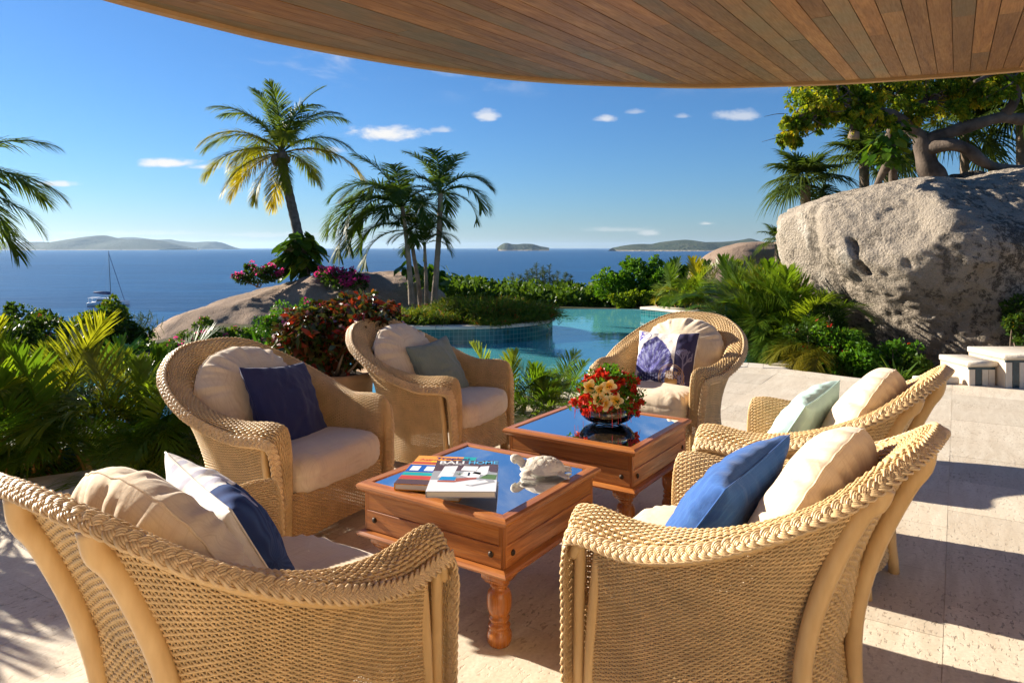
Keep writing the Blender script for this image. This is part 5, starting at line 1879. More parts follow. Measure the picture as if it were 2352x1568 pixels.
def fan_mesh(name, pet, Rr, elev, nseg, seed, droopy=.5, spread=2.5):
    """a palmate leaf: petiole then a pleated fan whose tips hang"""
    g = np.random.RandomState(seed)
    b = MB()
    t = np.linspace(0, 1, 12)
    an = elev - .35 * t
    P = np.stack([np.concatenate([[0], np.cumsum(np.cos(an))[:-1]]) * pet / 12, 0 * t, np.concatenate([[0], np.cumsum(np.sin(an))[:-1]]) * pet / 12], 1)
    b.tube(P, np.linspace(.018, .010, 12), 6, a=.8)
    base = P[-1]
    e2 = an[-1] - .25
    T = np.array([math.cos(e2), 0, math.sin(e2)]); Sd = np.array([0, 1.0, 0]); U = np.cross(T, Sd)
    if U[2] < 0: U = -U
    th = np.linspace(-spread, spread, nseg) + g.uniform(-.02, .02, nseg)
    D = np.cos(th)[:, None] * T + np.sin(th)[:, None] * Sd + (.28 * (1 - np.abs(th) / spread))[:, None] * -U * .2 + (.22 * np.abs(np.sin(th)))[:, None] * U
    D /= np.linalg.norm(D, axis=1)[:, None]
    Wd = np.cross(D, U); Wd /= np.linalg.norm(Wd, axis=1)[:, None]
    Wd = Wd + U * (.35 * (-1) ** np.arange(nseg))[:, None]
    Lr = Rr * (.80 + .20 * np.cos(th * .8)) * g.uniform(.92, 1.06, nseg)
    gr = droopy * g.uniform(.75, 1.3, nseg)
    half = Rr * spread / nseg * .62
    V, F, k = strips(np.tile(base, (nseg, 1)), D, Wd, Lr, np.full(nseg, half), gr * .55, (.10, .55, .62, .30, 0.0), (0.02, .38, .55, .78, 1.0))
    # the tips hang more steeply than the blade
    V = V.reshape(nseg, k, 3)
    V[:, -1, 2] -= Lr * gr * .28
    V[:, -3:-1, 2] -= (Lr * gr * .07)[:, None]
    b.add(V.reshape(-1, 3), F, np.repeat(np.clip(g.normal(.3, .2, nseg), 0, 1), k))
    return b.mesh(name, False, True)

def leafcloud(b, C, rad, n, size, g, wr=.42, up=.35, shell=.55, sag=.15, lo=0.0, hi_=1.0, squash=1.0, jitter=.35, var_c=None):
    """n leaves through an ellipsoid, thicker towards its outside"""
    C = np.asarray(C, float); rad = np.asarray(rad, float)
    d = g.normal(size=(n, 3)); d /= np.linalg.norm(d, axis=1)[:, None]
    r = g.rand(n) ** (1 / 3.0) * (1 - shell) + shell * g.rand(n) ** .12
    P = C + d * r[:, None] * rad
    D = d * .8 + g.normal(size=(n, 3)) * jitter * 1.6 + np.array([0, 0, up])
    D /= np.linalg.norm(D, axis=1)[:, None]
    Wd = np.cross(D, g.normal(size=(n, 3))); Wd /= np.linalg.norm(Wd, axis=1)[:, None] + 1e-9
    Lr = size * g.uniform(.6, 1.25, n)
    V, F, k = strips(P - D * (Lr * .3)[:, None], D, Wd, Lr, Lr * wr * .5, np.full(n, sag), (.35, 1.0, 0.0), (0, .5, 1.0))
    v = np.clip(g.normal((lo + hi_) / 2, (hi_ - lo) * .28, n), lo, hi_)
    b.add(V, F, np.repeat(v, k))

def bush(name, label, cat, base, blobs, n, size, mat, seed, wr=.42, flowers=None, stems=5, up=.35, group=None, clumps=9, sag=.15, hi_=1.0):
    """a shrub: stems and a crown of leaves gathered in uneven clumps"""
    g = np.random.RandomState(seed)
    o = empty(name, base, 0, label, cat, group)
    b = MB()
    tot = sum(np.prod(np.asarray(r)) ** .67 for c, r in blobs)
    tips = []
    for (c, r) in blobs:
        c = np.asarray(c, float) - base; r = np.asarray(r, float)
        m_ = int(n * (np.prod(r) ** .67) / tot)
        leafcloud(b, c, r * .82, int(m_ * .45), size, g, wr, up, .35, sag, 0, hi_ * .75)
        for q in range(clumps):
            d = g.normal(size=3); d[2] = abs(d[2]) * .9 - .25; d /= np.linalg.norm(d)
            cc = c + d * r * g.uniform(.62, .98)
            rr = r.mean() * g.uniform(.18, .40)
            tips.append((cc, rr))
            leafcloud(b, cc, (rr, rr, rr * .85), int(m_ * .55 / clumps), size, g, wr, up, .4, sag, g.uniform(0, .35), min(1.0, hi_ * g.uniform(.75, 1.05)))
    b.obj('foliage', mat, o, False, True)['kind'] = 'stuff'
    if stems:
        b = MB()
        for q in range(stems):
            cc, rr = tips[g.randint(len(tips))]
            st = np.array([g.uniform(-.06, .06), g.uniform(-.06, .06), -.05])
            midp = (st + cc) / 2 + g.normal(size=3) * .05
            b.tube(curve([st, midp, cc], 8), np.linspace(.016, .005, 8), 5)
        b.obj('stem', M['bark'], o, True)
    if flowers:
        fm, fn, fs, nm = flowers
        b = MB()
        for q in range(fn):
            cc, rr = tips[g.randint(len(tips))]
            d = g.normal(size=3); d[2] = abs(d[2]); d /= np.linalg.norm(d)
            leafcloud(b, cc + d * rr * g.uniform(.7, 1.1), (fs * 1.3, fs * 1.3, fs), g.randint(9, 20), fs, g, .85, .4, .5, .1)
        b.obj(nm, fm, o, False, True)['kind'] = 'stuff'
    return o

def palm(name, label, cat, crown, fronds, trunk=None, bark=None, group=None, base=None, cols=None):
    """fronds: list of (mesh, azimuth, scale, colour, mat)"""
    base = np.asarray(base if base is not None else crown, float)
    o = empty(name, base, 0, label, cat, group)
    if trunk is not None:
        b = MB()
        P, r = trunk
        P = curve(np.asarray(P, float) - base, 60)
        rr = np.interp(np.linspace(0, 1, 60), np.linspace(0, 1, len(r)), r) * (1 + .035 * (np.arange(60) % 3 - 1))
        b.tube(P, rr, 14)
        b.obj('trunk', bark or M['palm_bark'], o, True)
    for (me, az, sc, col, mat) in fronds:
        f = link('frond', me, mat, o, np.asarray(crown, float) - base, (0, 0, az))
        f.scale = (sc, sc, sc)
        f.color = tuple(col) + (1,)
    return o

# ------------------------------------------------------------------ the coconut palm on the outcrop
CO = {}
for nm_, el, dr in (('steep', 1.45, .9), ('high', 1.15, 1.35), ('mid', .75, 1.55), ('flat', .30, 1.35), ('low', -.15, 1.1), ('hang', -.75, .7)):
    CO[nm_] = [frond_mesh('frond', 1.95, el, dr, 84, .60, .0105, .25, .14, .42 if nm_ != 'steep' else .2, 30 + s_ * 7 + int(el * 10), .02) for s_ in range(2)]
YP = 16.8
tr_pts = [at(705, 668, YP), at(697, 600, YP), at(683, 530, YP), at(665, 450, YP), at(652, 395, YP), at(646, 352, YP)]
g1, g2, y1, y2 = (.11, .18, .024), (.17, .23, .022), (.36, .35, .020), (.46, .37, .022)
spec = [('steep', 20, 1.0, g1), ('steep', 150, .98, g1), ('steep', 265, .9, g1), ('high', 35, 1.02, g1), ('high', 95, 1.0, g1), ('high', 165, 1.05, g1), ('high', 215, 1.0, g2), ('high', 320, 1.0, g1), ('high', 350, .95, g1),
        ('mid', 10, .95, g1), ('mid', 60, 1.0, g1), ('mid', 130, 1.0, g2), ('mid', 178, 1.0, g2), ('mid', 205, 1.0, y1), ('mid', 290, .85, g2), ('flat', 188, 1.0, y1), ('flat', 150, .98, y1),
        ('flat', 2, 1.12, y2), ('flat', 240, .8, y1), ('low', 205, .85, y1), ('low', 345, .7, y1), ('low', 165, .9, y2), ('hang', 225, .7, y1), ('hang', 120, .75, y2), ('hang', 300, .55, g2), ('flat', 80, .9, g2)]
cp = palm('coconut_palm', 'coconut palm with a leaning trunk and yellowing lower fronds on the granite outcrop', 'palm tree', tr_pts[-1],
          [(CO[k_][i % 2], R(az), sc, c_, M['coco']) for i, (k_, az, sc, c_) in enumerate(spec)], (tr_pts, [.14, .125, .115, .11, .105, .13]), M['palm_bark'], None, tr_pts[0])
b = MB()
g = np.random.RandomState(2)
for q in range(7):
    an = g.uniform(0, 6.28)
    c0 = tr_pts[-1] - tr_pts[0] + np.array([.17 * math.cos(an), .17 * math.sin(an), g.uniform(-.22, -.05)])
    b.lathe([(.01, -.10), (.06, -.06), (.075, 0), (.055, .06), (.01, .09)], c0, 10)
b.obj('coconut', M['bark'], cp, True)
# sheath fibres at the crown base
b = MB(); b.tube(curve([tr_pts[-2] - tr_pts[0], tr_pts[-1] - tr_pts[0] + np.array([0, 0, .18])], 8), np.linspace(.13, .05, 8) , 10)
b.obj('crown_shaft', M['palm_bark'], cp, True)

# big-leaved vine round its trunk: each leaf a part
def heart_leaf(name, L, W_):
    s = np.linspace(0, 1, 9)
    wd = W_ * np.sin(np.pi * np.clip(s * .92 + .06, 0, 1)) ** .65 * (1.05 - .45 * s)
    wd[-1] = .004
    V = []
    for i in range(9):
        x = L * s[i]; z = -.18 * L * s[i] ** 2
        for (e, dz) in ((-1, .06), (-.5, .02), (0, -.01), (.5, .02), (1, .06)):
            V.append((x - .12 * L * abs(e) * (1 - s[i]) , e * wd[i], z + dz * W_ * 1.6 + .02 * L * math.sin(5 * s[i] + e * 4) ))
    return mesh_np(name, V, [grid_faces(9, 5)], True, {'var': np.full(45, .5)})
def leafy(name, label, cat, spots, mat, size, seed, base, group=None):
    g = np.random.RandomState(seed)
    o = empty(name, base, 0, label, cat, group)
    mes = []
    for q in range(4):
        me = heart_leaf('leaf', 1.0, .42)
        me.attributes['var'].data.foreach_set('value', np.full(45, [.2, .5, .75, .97][q], dtype=np.float32))
        me.materials.append(mat)
        mes.append(me)
    for (c, r, n) in spots:
        c = np.asarray(c, float); r = np.asarray(r, float)
        for q in range(n):
            d = g.normal(size=3); d /= np.linalg.norm(d)
            P = c + d * r * g.uniform(.55, 1.0) - base
            me = mes[g.choice(4, p=[.34, .36, .22, .08])]
            f = link('leaf', me, None, o, P, (g.uniform(-.5, .5), g.uniform(.1, .95), math.atan2(d[1], d[0]) + g.uniform(-.6, .6)))
            s_ = size * g.uniform(.7, 1.25)
            f.scale = (s_, s_, s_)
    return o
vb = tr_pts[0]
leafy('climbing_vine', 'big-leaved green vine wrapped round the coconut palm trunk', 'vine', [(at(690, 575, YP - .05), (.40, .35, .38), 62), (at(690, 545, YP - .1), (.25, .25, .2), 20), (at(672, 605, YP - .1), (.3, .25, .25), 26), (at(706, 605, YP - .1), (.28, .25, .3), 22)], M['ivy'], .36, 4, vb)
leafy('leafy_groundcover', 'big-leaved green plant at the foot of the coconut palm', 'plant', [(at(712, 672, YP - .6), (.42, .3, .14), 30)], M['ivy'], .30, 5, at(712, 690, YP - .6))
leafy('broadleaf_shrub', 'round broad-leaved shrub behind the slender palm trunks', 'shrub', [(at(985, 630, 15.6), (.52, .4, .26), 58), (at(945, 612, 15.6), (.25, .3, .16), 18)], M['ivy'], .24, 6, at(985, 660, 15.6))

# ------------------------------------------------------------------ slender palms in the planter
AD = [[frond_mesh('frond', 1.2, el, dr, 50, .45, .0115, .35, .16, .34, 60 + int(el * 10) + s_, .012, .5) for s_ in range(2)] for el, dr in ((1.25, 1.0), (.95, 1.9), (.55, 2.0), (.1, 1.7))]
dg, dg2, dg3 = (.035, .085, .016), (.055, .115, .018), (.085, .145, .020)
def slender(label, pix, r, Y, spec):
    P = [at(x, y, Y) for x, y in pix]
    o = palm('slender_palm', label, 'palm tree', P[-1], [(AD[k_][i % 2], R(az), sc, [dg, dg2, dg3][i % 3] if i % 5 else dg2, M['coco']) for i, (k_, az, sc) in enumerate(spec)], (P, r), M['pale_bark'], 'slender palms in the pool planter', P[0])
    b = MB(); b.tube(curve([P[-1] - P[0] - np.array([0, 0, .32]), P[-1] - P[0] + np.array([.01, 0, .05])], 8), np.linspace(r[-1] * 1.15, r[-1] * .55, 8), 10)
    b.obj('crown_shaft', M['green_cane'], o, True)
YS = 13.3
slender('tallest slender palm, its straight trunk furthest right in the planter', [(997, 708), (1001, 640), (1008, 540), (1012, 445)], [.075, .055, .05, .045], YS,
        [(0, 70, 1.0), (0, 110, 1.15), (0, 160, 1.0), (1, 20, 1.0), (1, 345, .95), (1, 150, .95), (1, 185, 1.05), (2, 5, .95), (2, 335, .95), (2, 200, .95), (2, 90, .9), (3, 350, .8), (3, 180, .7), (1, 270, .7)])
slender('left slender palm with a dense dark crown leaning left over the pool', [(946, 700), (942, 640), (935, 560), (924, 475)], [.065, .05, .042, .038], YS - .2,
        [(0, 120, 1.05), (0, 200, 1.1), (1, 150, 1.15), (1, 190, 1.25), (1, 215, 1.15), (1, 240, 1.0), (1, 20, 1.0), (2, 175, 1.35), (2, 200, 1.4), (2, 225, 1.2), (2, 150, 1.25), (2, 40, .9), (2, 310, .9), (3, 185, 1.35), (3, 210, 1.2), (3, 165, 1.2), (1, 270, .9), (1, 80, 1.0), (2, 260, .9)])
slender('second slender palm just right of the left one, trunk leaning left', [(967, 703), (961, 650), (951, 590), (942, 530)], [.055, .042, .038, .035], YS + .3,
        [(0, 60, .9), (0, 150, .95), (1, 30, .9), (1, 180, 1.0), (1, 330, .85), (2, 200, 1.0), (2, 170, 1.1), (2, 345, .8), (3, 190, 1.0), (1, 260, .8), (2, 290, .8)])
slender('shortest slender palm with a small feathery crown', [(980, 702), (979, 650), (977, 600), (975, 562)], [.045, .036, .03, .028], YS + .1,
        [(0, 60, .62), (0, 130, .66), (0, 300, .6), (1, 10, .62), (1, 170, .66), (1, 210, .6), (1, 320, .55), (2, 350, .55), (2, 150, .55), (1, 250, .5)])

# ------------------------------------------------------------------ palm at the left edge of the picture
lp_c = np.array([-7.45, 9.0, 2.12])
LF = [frond_mesh('frond', 2.0, el, dr, 52, .66, .015, .3, .16, .42, 90 + i, .02, .4) for i, (el, dr) in enumerate(((1.1, 1.4), (.7, 1.5), (.3, 1.4), (-.1, 1.1)))]
palm('feather_palm', 'feather palm whose frond tips reach in at the left edge', 'palm tree', lp_c,
     [(LF[k_], R(az), sc * .9, c_, M['coco']) for k_, az, sc, c_ in [(0, 30, .95, dg3), (0, 130, 1, dg3), (0, 250, 1, dg2), (1, 0, .92, g2), (1, 40, .92, dg3), (1, 75, 1, dg3), (1, 340, .9, g2), (1, 300, 1.05, g2), (1, 200, 1, dg2), (2, 15, .85, g1), (2, 350, .8, g1), (2, 320, 1, g2), (2, 280, 1.05, g1), (2, 100, 1, g1), (2, 160, 1, g1), (3, 310, .9, y1), (3, 60, .8, g1)]],
     ([lp_c + np.array([-.5, .2, -3.4]), lp_c + np.array([-.3, .1, -1.5]), lp_c], [.13, .1, .09]), M['palm_bark'], None, lp_c + np.array([-.5, .2, -3.4]))

# ------------------------------------------------------------------ areca palms
AR = [frond_mesh('frond', 1.0, el, dr, n_, ll, lw, ve, ba, gr, 120 + i, .0085, .42, jit=.16) for i, (el, dr, n_, ll, lw, ve, ba, gr) in enumerate([
    (1.42, .75, 54, .36, .0056, .55, .24, .16), (1.25, 1.3, 56, .38, .0056, .5, .22, .24), (1.05, 1.7, 56, .39, .0056, .45, .2, .32), (.80, 1.7, 54, .38, .0056, .4, .18, .38), (.5, 1.6, 54, .36, .0056, .35, .18, .44), (1.35, .5, 26, .30, .013, .7, .40, .05)])]
ag = [(.12, .25, .018), (.18, .29, .020), (.24, .31, .022), (.09, .19, .014), (.26, .28, .02)]
def areca(base, n, L, seed, label, kinds=(0, 1, 1, 2, 2, 3, 4, 5), cols=ag, bias=None, group=None, wts=None, spread=.14):
    g = np.random.RandomState(seed)
    base = np.asarray(base, float)
    o = empty('areca_palm', base, 0, label, 'areca palm', group)
    b = MB()
    for q in range(n):
        an = g.uniform(0, 2 * np.pi)
        if bias is not None and g.rand() < .55:
            an = bias + g.normal() * .7
        k_ = kinds[g.randint(len(kinds))]
        off = np.array([g.normal() * spread, g.normal() * spread, g.uniform(0, .22) * L])
        f = link('frond', AR[k_], M['areca'], o, off, (g.uniform(-.15, .15), g.uniform(-.1, .1), an))
        s_ = L * g.uniform(.72, 1.12)
        f.scale = (s_, s_, s_)
        c_ = cols[g.choice(len(cols), p=wts)]
        f.color = tuple(c_) + (1,)
        b.tube([(off[0] * .5, off[1] * .5, -.12), off + np.array([0, 0, .03])], [.014, .010], 6)
    b.obj('stem', M['cane'], o, True)
    return o
GL = 'areca palms in the left bed'
areca((-3.25, 4.92, -.1), 27, .94, 1, 'golden green areca palm at the left edge of the terrace, sunlit fronds held upright', group=GL, bias=R(250))
areca((-2.62, 5.22, -.1), 27, .86, 2, 'areca palm just left of the chair with the navy cushion, middle of the left bed', group=GL)
areca((-2.10, 5.62, -.1), 22, .68, 3, 'smaller areca palm tucked behind the back of the chair with the navy cushion', group=GL)
areca((-3.95, 5.05, -.1), 20, .94, 4, 'areca palm cut off by the left edge of the picture, lower left', group=GL, bias=R(0))
areca((-3.15, 5.55, -.1), 20, .80, 5, 'areca palm behind the front ones of the left bed, tips against the sea', group=GL)
areca((-4.75, 4.15, -.1), 16, 1.15, 44, 'areca palm just beyond the left edge of the picture, beside the bottom left chair', kinds=(0, 1, 5, 2), group=GL, bias=R(-30))
areca((-3.30, 4.50, -.1), 16, .76, 45, 'low areca palm drooping over the terrace edge, nearest in the left bed', kinds=(2, 3, 4, 4, 1), group=GL, bias=R(280))
areca((-2.72, 4.86, -.1), 16, .72, 46, 'low areca palm drooping over the terrace edge behind the cream cushion', kinds=(2, 3, 4, 4, 1), group=GL, bias=R(290))
areca((-2.22, 5.14, -.1), 14, .64, 47, 'low areca palm by the arm of the chair with the navy cushion', kinds=(2, 3, 4, 1), group=GL, bias=R(280))
GM = 'small palms between the two rear chairs'
mc = [(.10, .21, .014), (.15, .25, .018), (.06, .14, .012), (.21, .27, .03)]
areca((-.10, 6.28, -.12), 18, .66, 6, 'bright young palm by the pool, right behind the chair with the grey green cushion', cols=mc, group=GM)
areca((.42, 6.62, -.12), 18, .62, 7, 'bright young palm by the pool behind the flower bowl', cols=mc, group=GM)
areca((.14, 6.05, -.12), 12, .54, 27, 'low bright palm between the pool and the far corner of the flower table', cols=mc, group=GM)
areca((-.62, 6.15, -.12), 10, .56, 8, 'young palm mostly hidden behind the chair with the grey green cushion', cols=mc, group=GM)
GR = 'areca palms along the right side of the pool'
rc = [(.11, .22, .016), (.15, .26, .018), (.20, .28, .02), (.08, .17, .012), (.32, .29, .02)]
areca((3.98, 10.35, -.1), 66, 1.16, 9, 'large drooping areca palm against the left face of the great boulder', cols=rc, group=GR, bias=R(200), spread=.22)
areca((3.98, 9.6, -.1), 36, .86, 10, 'areca palm hanging over the pool corner, nearest of the right hand palms', kinds=(2, 3, 4, 4, 1), cols=rc, group=GR, bias=R(225))
areca((4.2, 11.7, -.1), 46, 1.2, 11, 'areca palm behind the largest one, by the tiled water wall', cols=rc, group=GR, bias=R(180), spread=.22)
areca((4.6, 13.6, -.1), 42, 1.15, 12, 'golden areca palm behind the raised pool wall', cols=rc[1:], group=GR, bias=R(190), spread=.25)
areca((4.15, 16.6, -.1), 36, 1.2, 13, 'furthest areca palm, at the end of the raised pool wall', cols=rc[1:], group=GR, spread=.25)
areca((5.6, 15.5, -.1), 34, 1.05, 14, 'tall areca palm in front of the smooth brown boulder', cols=rc, group=GR, spread=.25)
yel = [(.30, .24, .012), (.22, .21, .012), (.16, .17, .012)]
areca((4.02, 9.05, -.1), 9, .95, 15, 'yellowed areca fronds hanging to the terrace edge by the pool corner', kinds=(3, 4, 4), cols=yel, group=GR, bias=R(240), spread=.05)

# ------------------------------------------------------------------ fan palms
FA = [fan_mesh('frond', .62, .72, el, 34, 200 + i, dr) for i, (el, dr) in enumerate(((1.35, .30), (.95, .45), (.5, .6), (.05, .7), (-.5, .5)))]
fg = [(.045, .085, .018), (.065, .105, .020), (.09, .13, .025), (.035, .065, .015)]
def fan_palm(label, px, py, Y, n, sc, seed, th, cols=fg, low=True):
    g = np.random.RandomState(seed)
    c = at(px, py, Y)
    fr_ = []
    for q in range(n):
        k_ = [0, 0, 1, 1, 1, 2, 2, 2, 3, 3, 4][q % 11] if low else [0, 1, 1, 2, 2][q % 5]
        fr_.append((FA[k_], q * 2.4 + g.uniform(-.3, .3), sc * g.uniform(.85, 1.12), cols[g.randint(len(cols))], M['fan']))
    return palm('fan_palm', label, 'palm tree', c, fr_, ([c - np.array([.05, 0, th]), c - np.array([0, 0, th * .5]), c], [.09, .085, .10]), M['bark'], 'fan palms behind the great boulder', c - np.array([.05, 0, th]))
fan_palm('fan palm standing clear against the sky left of the boulder tree', 1850, 425, 13.9, 26, .82, 1, 2.9)
fan_palm('fan palm behind the twisted trunks of the boulder tree', 2040, 330, 15.5, 22, 1.0, 2, 3.5)
fan_palm('fan palm with hanging pale fronds, at the right behind the boulder tree', 2215, 300, 16.0, 24, 1.15, 3, 4.0)
fan_palm('fan palm cut off by the right edge of the picture', 2345, 250, 15.0, 24, 1.15, 4, 4.0)
fan_palm('low fan palm showing just above the smooth brown boulder', 1788, 556, 18.5, 14, .55, 5, 1.6)
fan_palm('shaded fan palm just left of the thick boulder tree trunk', 1985, 372, 14.8, 18, .8, 6, 2.9)

# ------------------------------------------------------------------ twisted tree on the great boulder
YT = 11.6
TB = at(2145, 420, YT)
tree = empty('gnarled_tree', TB, 0, 'gnarled tree with twisted grey limbs and yellowing leaves on top of the great boulder', 'tree')
def limb(name, pix, r, dY=None, mat='gnarled_bark', par=None):
    dY = dY or [0] * len(pix)
    P = curve([at(x, y, YT + d) - TB for (x, y), d in zip(pix, dY)], 10 * len(pix))
    kn = np.minimum(1, np.arange(len(P)) / 6.0)[:, None] * .28 * np.mean(r)
    P = P + kn * np.stack([vnoise(P * 3.1 + 2), vnoise(P * 3.1 + 9), vnoise(P * 3.1 + 5)], 1)
    rr = .84 * np.interp(np.linspace(0, 1, len(P)), np.linspace(0, 1, len(r)), r) * (1 + .16 * vnoise(P * 5 + 3))
    b = MB(); b.tube(P, rr, 14)
    return b.obj(name, M[mat], par or tree, True)
trunk = limb('trunk', [(2155, 440), (2145, 395), (2128, 350), (2112, 312), (2095, 290)], [.27, .20, .18, .16, .13])
limb('limb', [(2120, 335), (2165, 312), (2240, 285), (2310, 268), (2400, 282), (2480, 300)], [.15, .13, .12, .11, .10, .09], [0, -.1, -.2, -.1, 0, 0])
limb('limb', [(2125, 345), (2180, 330), (2225, 342), (2255, 368), (2300, 385), (2360, 388)], [.14, .12, .105, .10, .08, .06], [0, -.3, -.4, -.45, -.4, -.3])
limb('limb', [(2300, 270), (2325, 240), (2333, 205), (2318, 178), (2285, 170), (2240, 190)], [.10, .09, .08, .075, .05, .03], [-.1, -.2, -.2, -.3, -.4, -.6])
limb('limb', [(2100, 300), (2060, 268), (2000, 262), (1965, 285), (1962, 300)], [.12, .10, .09, .07, .065], [0, -.2, -.5, -.6, -.6])
limb('limb', [(2085, 300), (2090, 255), (2130, 232), (2190, 215), (2250, 200)], [.10, .08, .065, .05, .03], [0, .1, .2, .4, .5])
limb('limb', [(2050, 270), (1990, 240), (1930, 232), (1870, 255), (1820, 300)], [.07, .055, .042, .03, .012], [-.2, -.4, -.6, -.7, -.8])
limb('limb', [(1990, 242), (1940, 210), (1890, 195), (1840, 195)], [.045, .035, .025, .012], [-.4, -.2, 0, .1])
limb('limb', [(2090, 260), (2050, 220), (2020, 190), (1990, 170)], [.06, .05, .03, .015], [.1, .1, .2, .3])
limb('root', [(2010, 432), (2022, 405), (2038, 372), (2046, 340), (2050, 300), (2072, 285)], [.05, .07, .09, .085, .09, .10], [-.3, -.35, -.4, -.4, -.3, -.1])
limb('root', [(2052, 430), (2050, 400), (2048, 372)], [.10, .085, .08], [-.1, -.2, -.35])
limb('twig', [(1810, 262), (1785, 262), (1755, 268)], [.008, .006, .003], [-.8, -.8, -.8])
limb('twig', [(1808, 310), (1780, 318), (1750, 326)], [.008, .006, .003], [-.8, -.8, -.8])
g = np.random.RandomState(9)
b = MB()
clump_px = [(1850, 250, 52, -.7), (1815, 292, 26, -.8), (1806, 318, 18, -.8), (1825, 318, 18, -.8), (1838, 285, 30, -.75), (1885, 280, 24, -.7), (1850, 205, 45, 0), (1905, 212, 55, -.3), (1900, 250, 40, -.6), (1955, 222, 52, -.3), (1940, 255, 32, -.6), (1985, 275, 34, -.7), (2010, 248, 42, -.5), (2000, 195, 60, .2),
            (2060, 215, 55, 0), (2035, 278, 30, -.6), (2100, 205, 62, .3), (2115, 262, 34, -.2), (2170, 222, 45, .3), (2160, 185, 60, .6), (2230, 215, 40, .2), (2240, 180, 60, .4), (2300, 180, 48, -.3), (2340, 185, 40, 0), (2280, 215, 30, -.5), (2200, 250, 26, -.2), (2350, 150, 60, .4), (1960, 165, 60, .4), (2080, 165, 70, .5)]
tips_ = []
for (px, py, rp, dy) in clump_px:
    c = at(px, py, YT + dy) - TB
    rad = rp * YT / F_PX
    tips_.append((c, rad))
    for q in range(int(12 + rp / 2.6)):
        d = g.normal(size=3); d /= np.linalg.norm(d)
        cc = c + d * rad * g.uniform(.25, 1.05)
        hi_v = g.choice([.30, .45, .7, .85, 1.0])
        leafcloud(b, cc, (rad * .24, rad * .24, rad * .20), 30, .07, g, .6, -.35, .2, .25, max(0, hi_v - .5), hi_v)
b.obj('crown', M['yellowtree'], tree, False, True)['kind'] = 'stuff'
b = MB()
hubs = [at(x_, y_, YT + d_) - TB for x_, y_, d_ in [(2050, 262, -.2), (1990, 241, -.4), (1930, 232, -.6), (1880, 250, -.65), (2050, 220, .1), (2130, 232, .2), (2190, 215, .4), (2318, 185, -.3), (2250, 200, .4), (1940, 210, -.2), (2325, 240, -.2), (2100, 250, 0)]]
for (c, rad) in tips_:
    h0 = min(hubs, key=lambda q_: np.linalg.norm(q_ - c))
    for q in range(5):
        e_ = c + g.normal(size=3) * rad * .5
        m_ = (h0 + e_) / 2 + g.normal(size=3) * .09
        b.tube(curve([h0, m_, e_], 9), np.linspace(.018, .004, 9), 5)
b.obj('twigs', M['gnarled_bark'], tree, True)['kind'] = 'stuff'
b = MB()
b.tube([at(1963, 303, YT - .6) - TB, at(1960, 318, YT - .6) - TB], [.075, .085], 12)
b.obj('cut_stub', M['bark'], tree, True)
leafy('clusia_shrub', 'round-leaved green shrub growing in the fork of the gnarled tree', 'shrub', [(at(2045, 335, YT - .7), (.32, .25, .30), 60), (at(2030, 355, YT - .75), (.28, .2, .14), 22), (at(2055, 300, YT - .5), (.2, .2, .2), 18)], M['ivy'], .17, 12, at(2045, 420, YT - .5))
leafy('clusia_shrub', 'dark round-leaved clump hanging under the roof edge above the gnarled tree', 'shrub', [(at(2165, 190, YT + .6), (.5, .4, .28), 60)], M['ivy'], .2, 13, at(2165, 240, YT + .6))

# ------------------------------------------------------------------ shrubs and hedge
def blob(px, py, Y, rx, ry, rz):
    return (at(px, py, Y), (rx, ry, rz))
# long sea grape hedge behind the infinity edge
o = empty('hedge', (1.4, 20.6, -.6), 0, 'long clipped green hedge behind the infinity edge of the pool', 'hedge')
g = np.random.RandomState(21)
b = MB()
for px in range(1000, 1600, 13):
    top = np.interp(px, [1000, 1040, 1100, 1180, 1260, 1330, 1400, 1600], [628, 634, 640, 645, 650, 648, 655, 650]) + g.uniform(-6, 8)
    for q in range(3):
        Yh = 20.2 + q * .7 + g.uniform(-.25, .25)
        c = at(px + g.uniform(-7, 7), top + 22 + (2 - q) * 10, Yh)
        leafcloud(b, c - np.array([1.4, 20.6, -.6]), (.30, .42, .32), 95, .15, g, .62, .5, .6, .1, 0, .85)
        leafcloud(b, c - np.array([1.4, 20.6, -.6]) - np.array([0, 0, .42]), (.30, .42, .32), 60, .15, g, .62, .3, .6, .1, 0, .6)
b.obj('foliage', M['hedge'], o, False, True)['kind'] = 'stuff'
b = MB()
for q in range(26):
    x = -2.6 + q * .33
    b.tube([(x - 1.4, g.uniform(-.3, .5), -.5), (x - 1.4 + g.uniform(-.1, .1), g.uniform(-.3, .5), .6)], [.02, .01], 5)
b.obj('stem', M['bark'], o, True)
bush('leafy_bush', 'bright green bush with two tufted tops beyond the pool', 'bush', at(1450, 715, 19.9), [blob(1415, 660, 19.8, .75, .6, .52), blob(1470, 650, 19.9, .75, .6, .62), blob(1452, 612, 20.2, .34, .3, .26), blob(1515, 655, 19.8, .6, .5, .55)], 7000, .11, M['bush'], 31, .5, None, 8)
bush('leafy_bush', 'bright green bush with one round tuft, just left of the golden palms', 'bush', at(1530, 715, 20.6), [blob(1508, 605, 20.8, .22, .2, .2), blob(1540, 630, 20.6, .55, .5, .4), blob(1570, 650, 20.4, .5, .5, .5)], 4200, .10, M['bush'], 32, .5, None, 6)
bush('yellow_bush', 'low yellow green bush at the edge of the pool below the bright bushes', 'bush', at(1480, 712, 18.95), [blob(1435, 690, 18.95, .45, .3, .26), blob(1500, 688, 18.95, .5, .3, .3)], 2400, .10, M['yellowtree'], 33, .5, None, 4, hi_=.62)
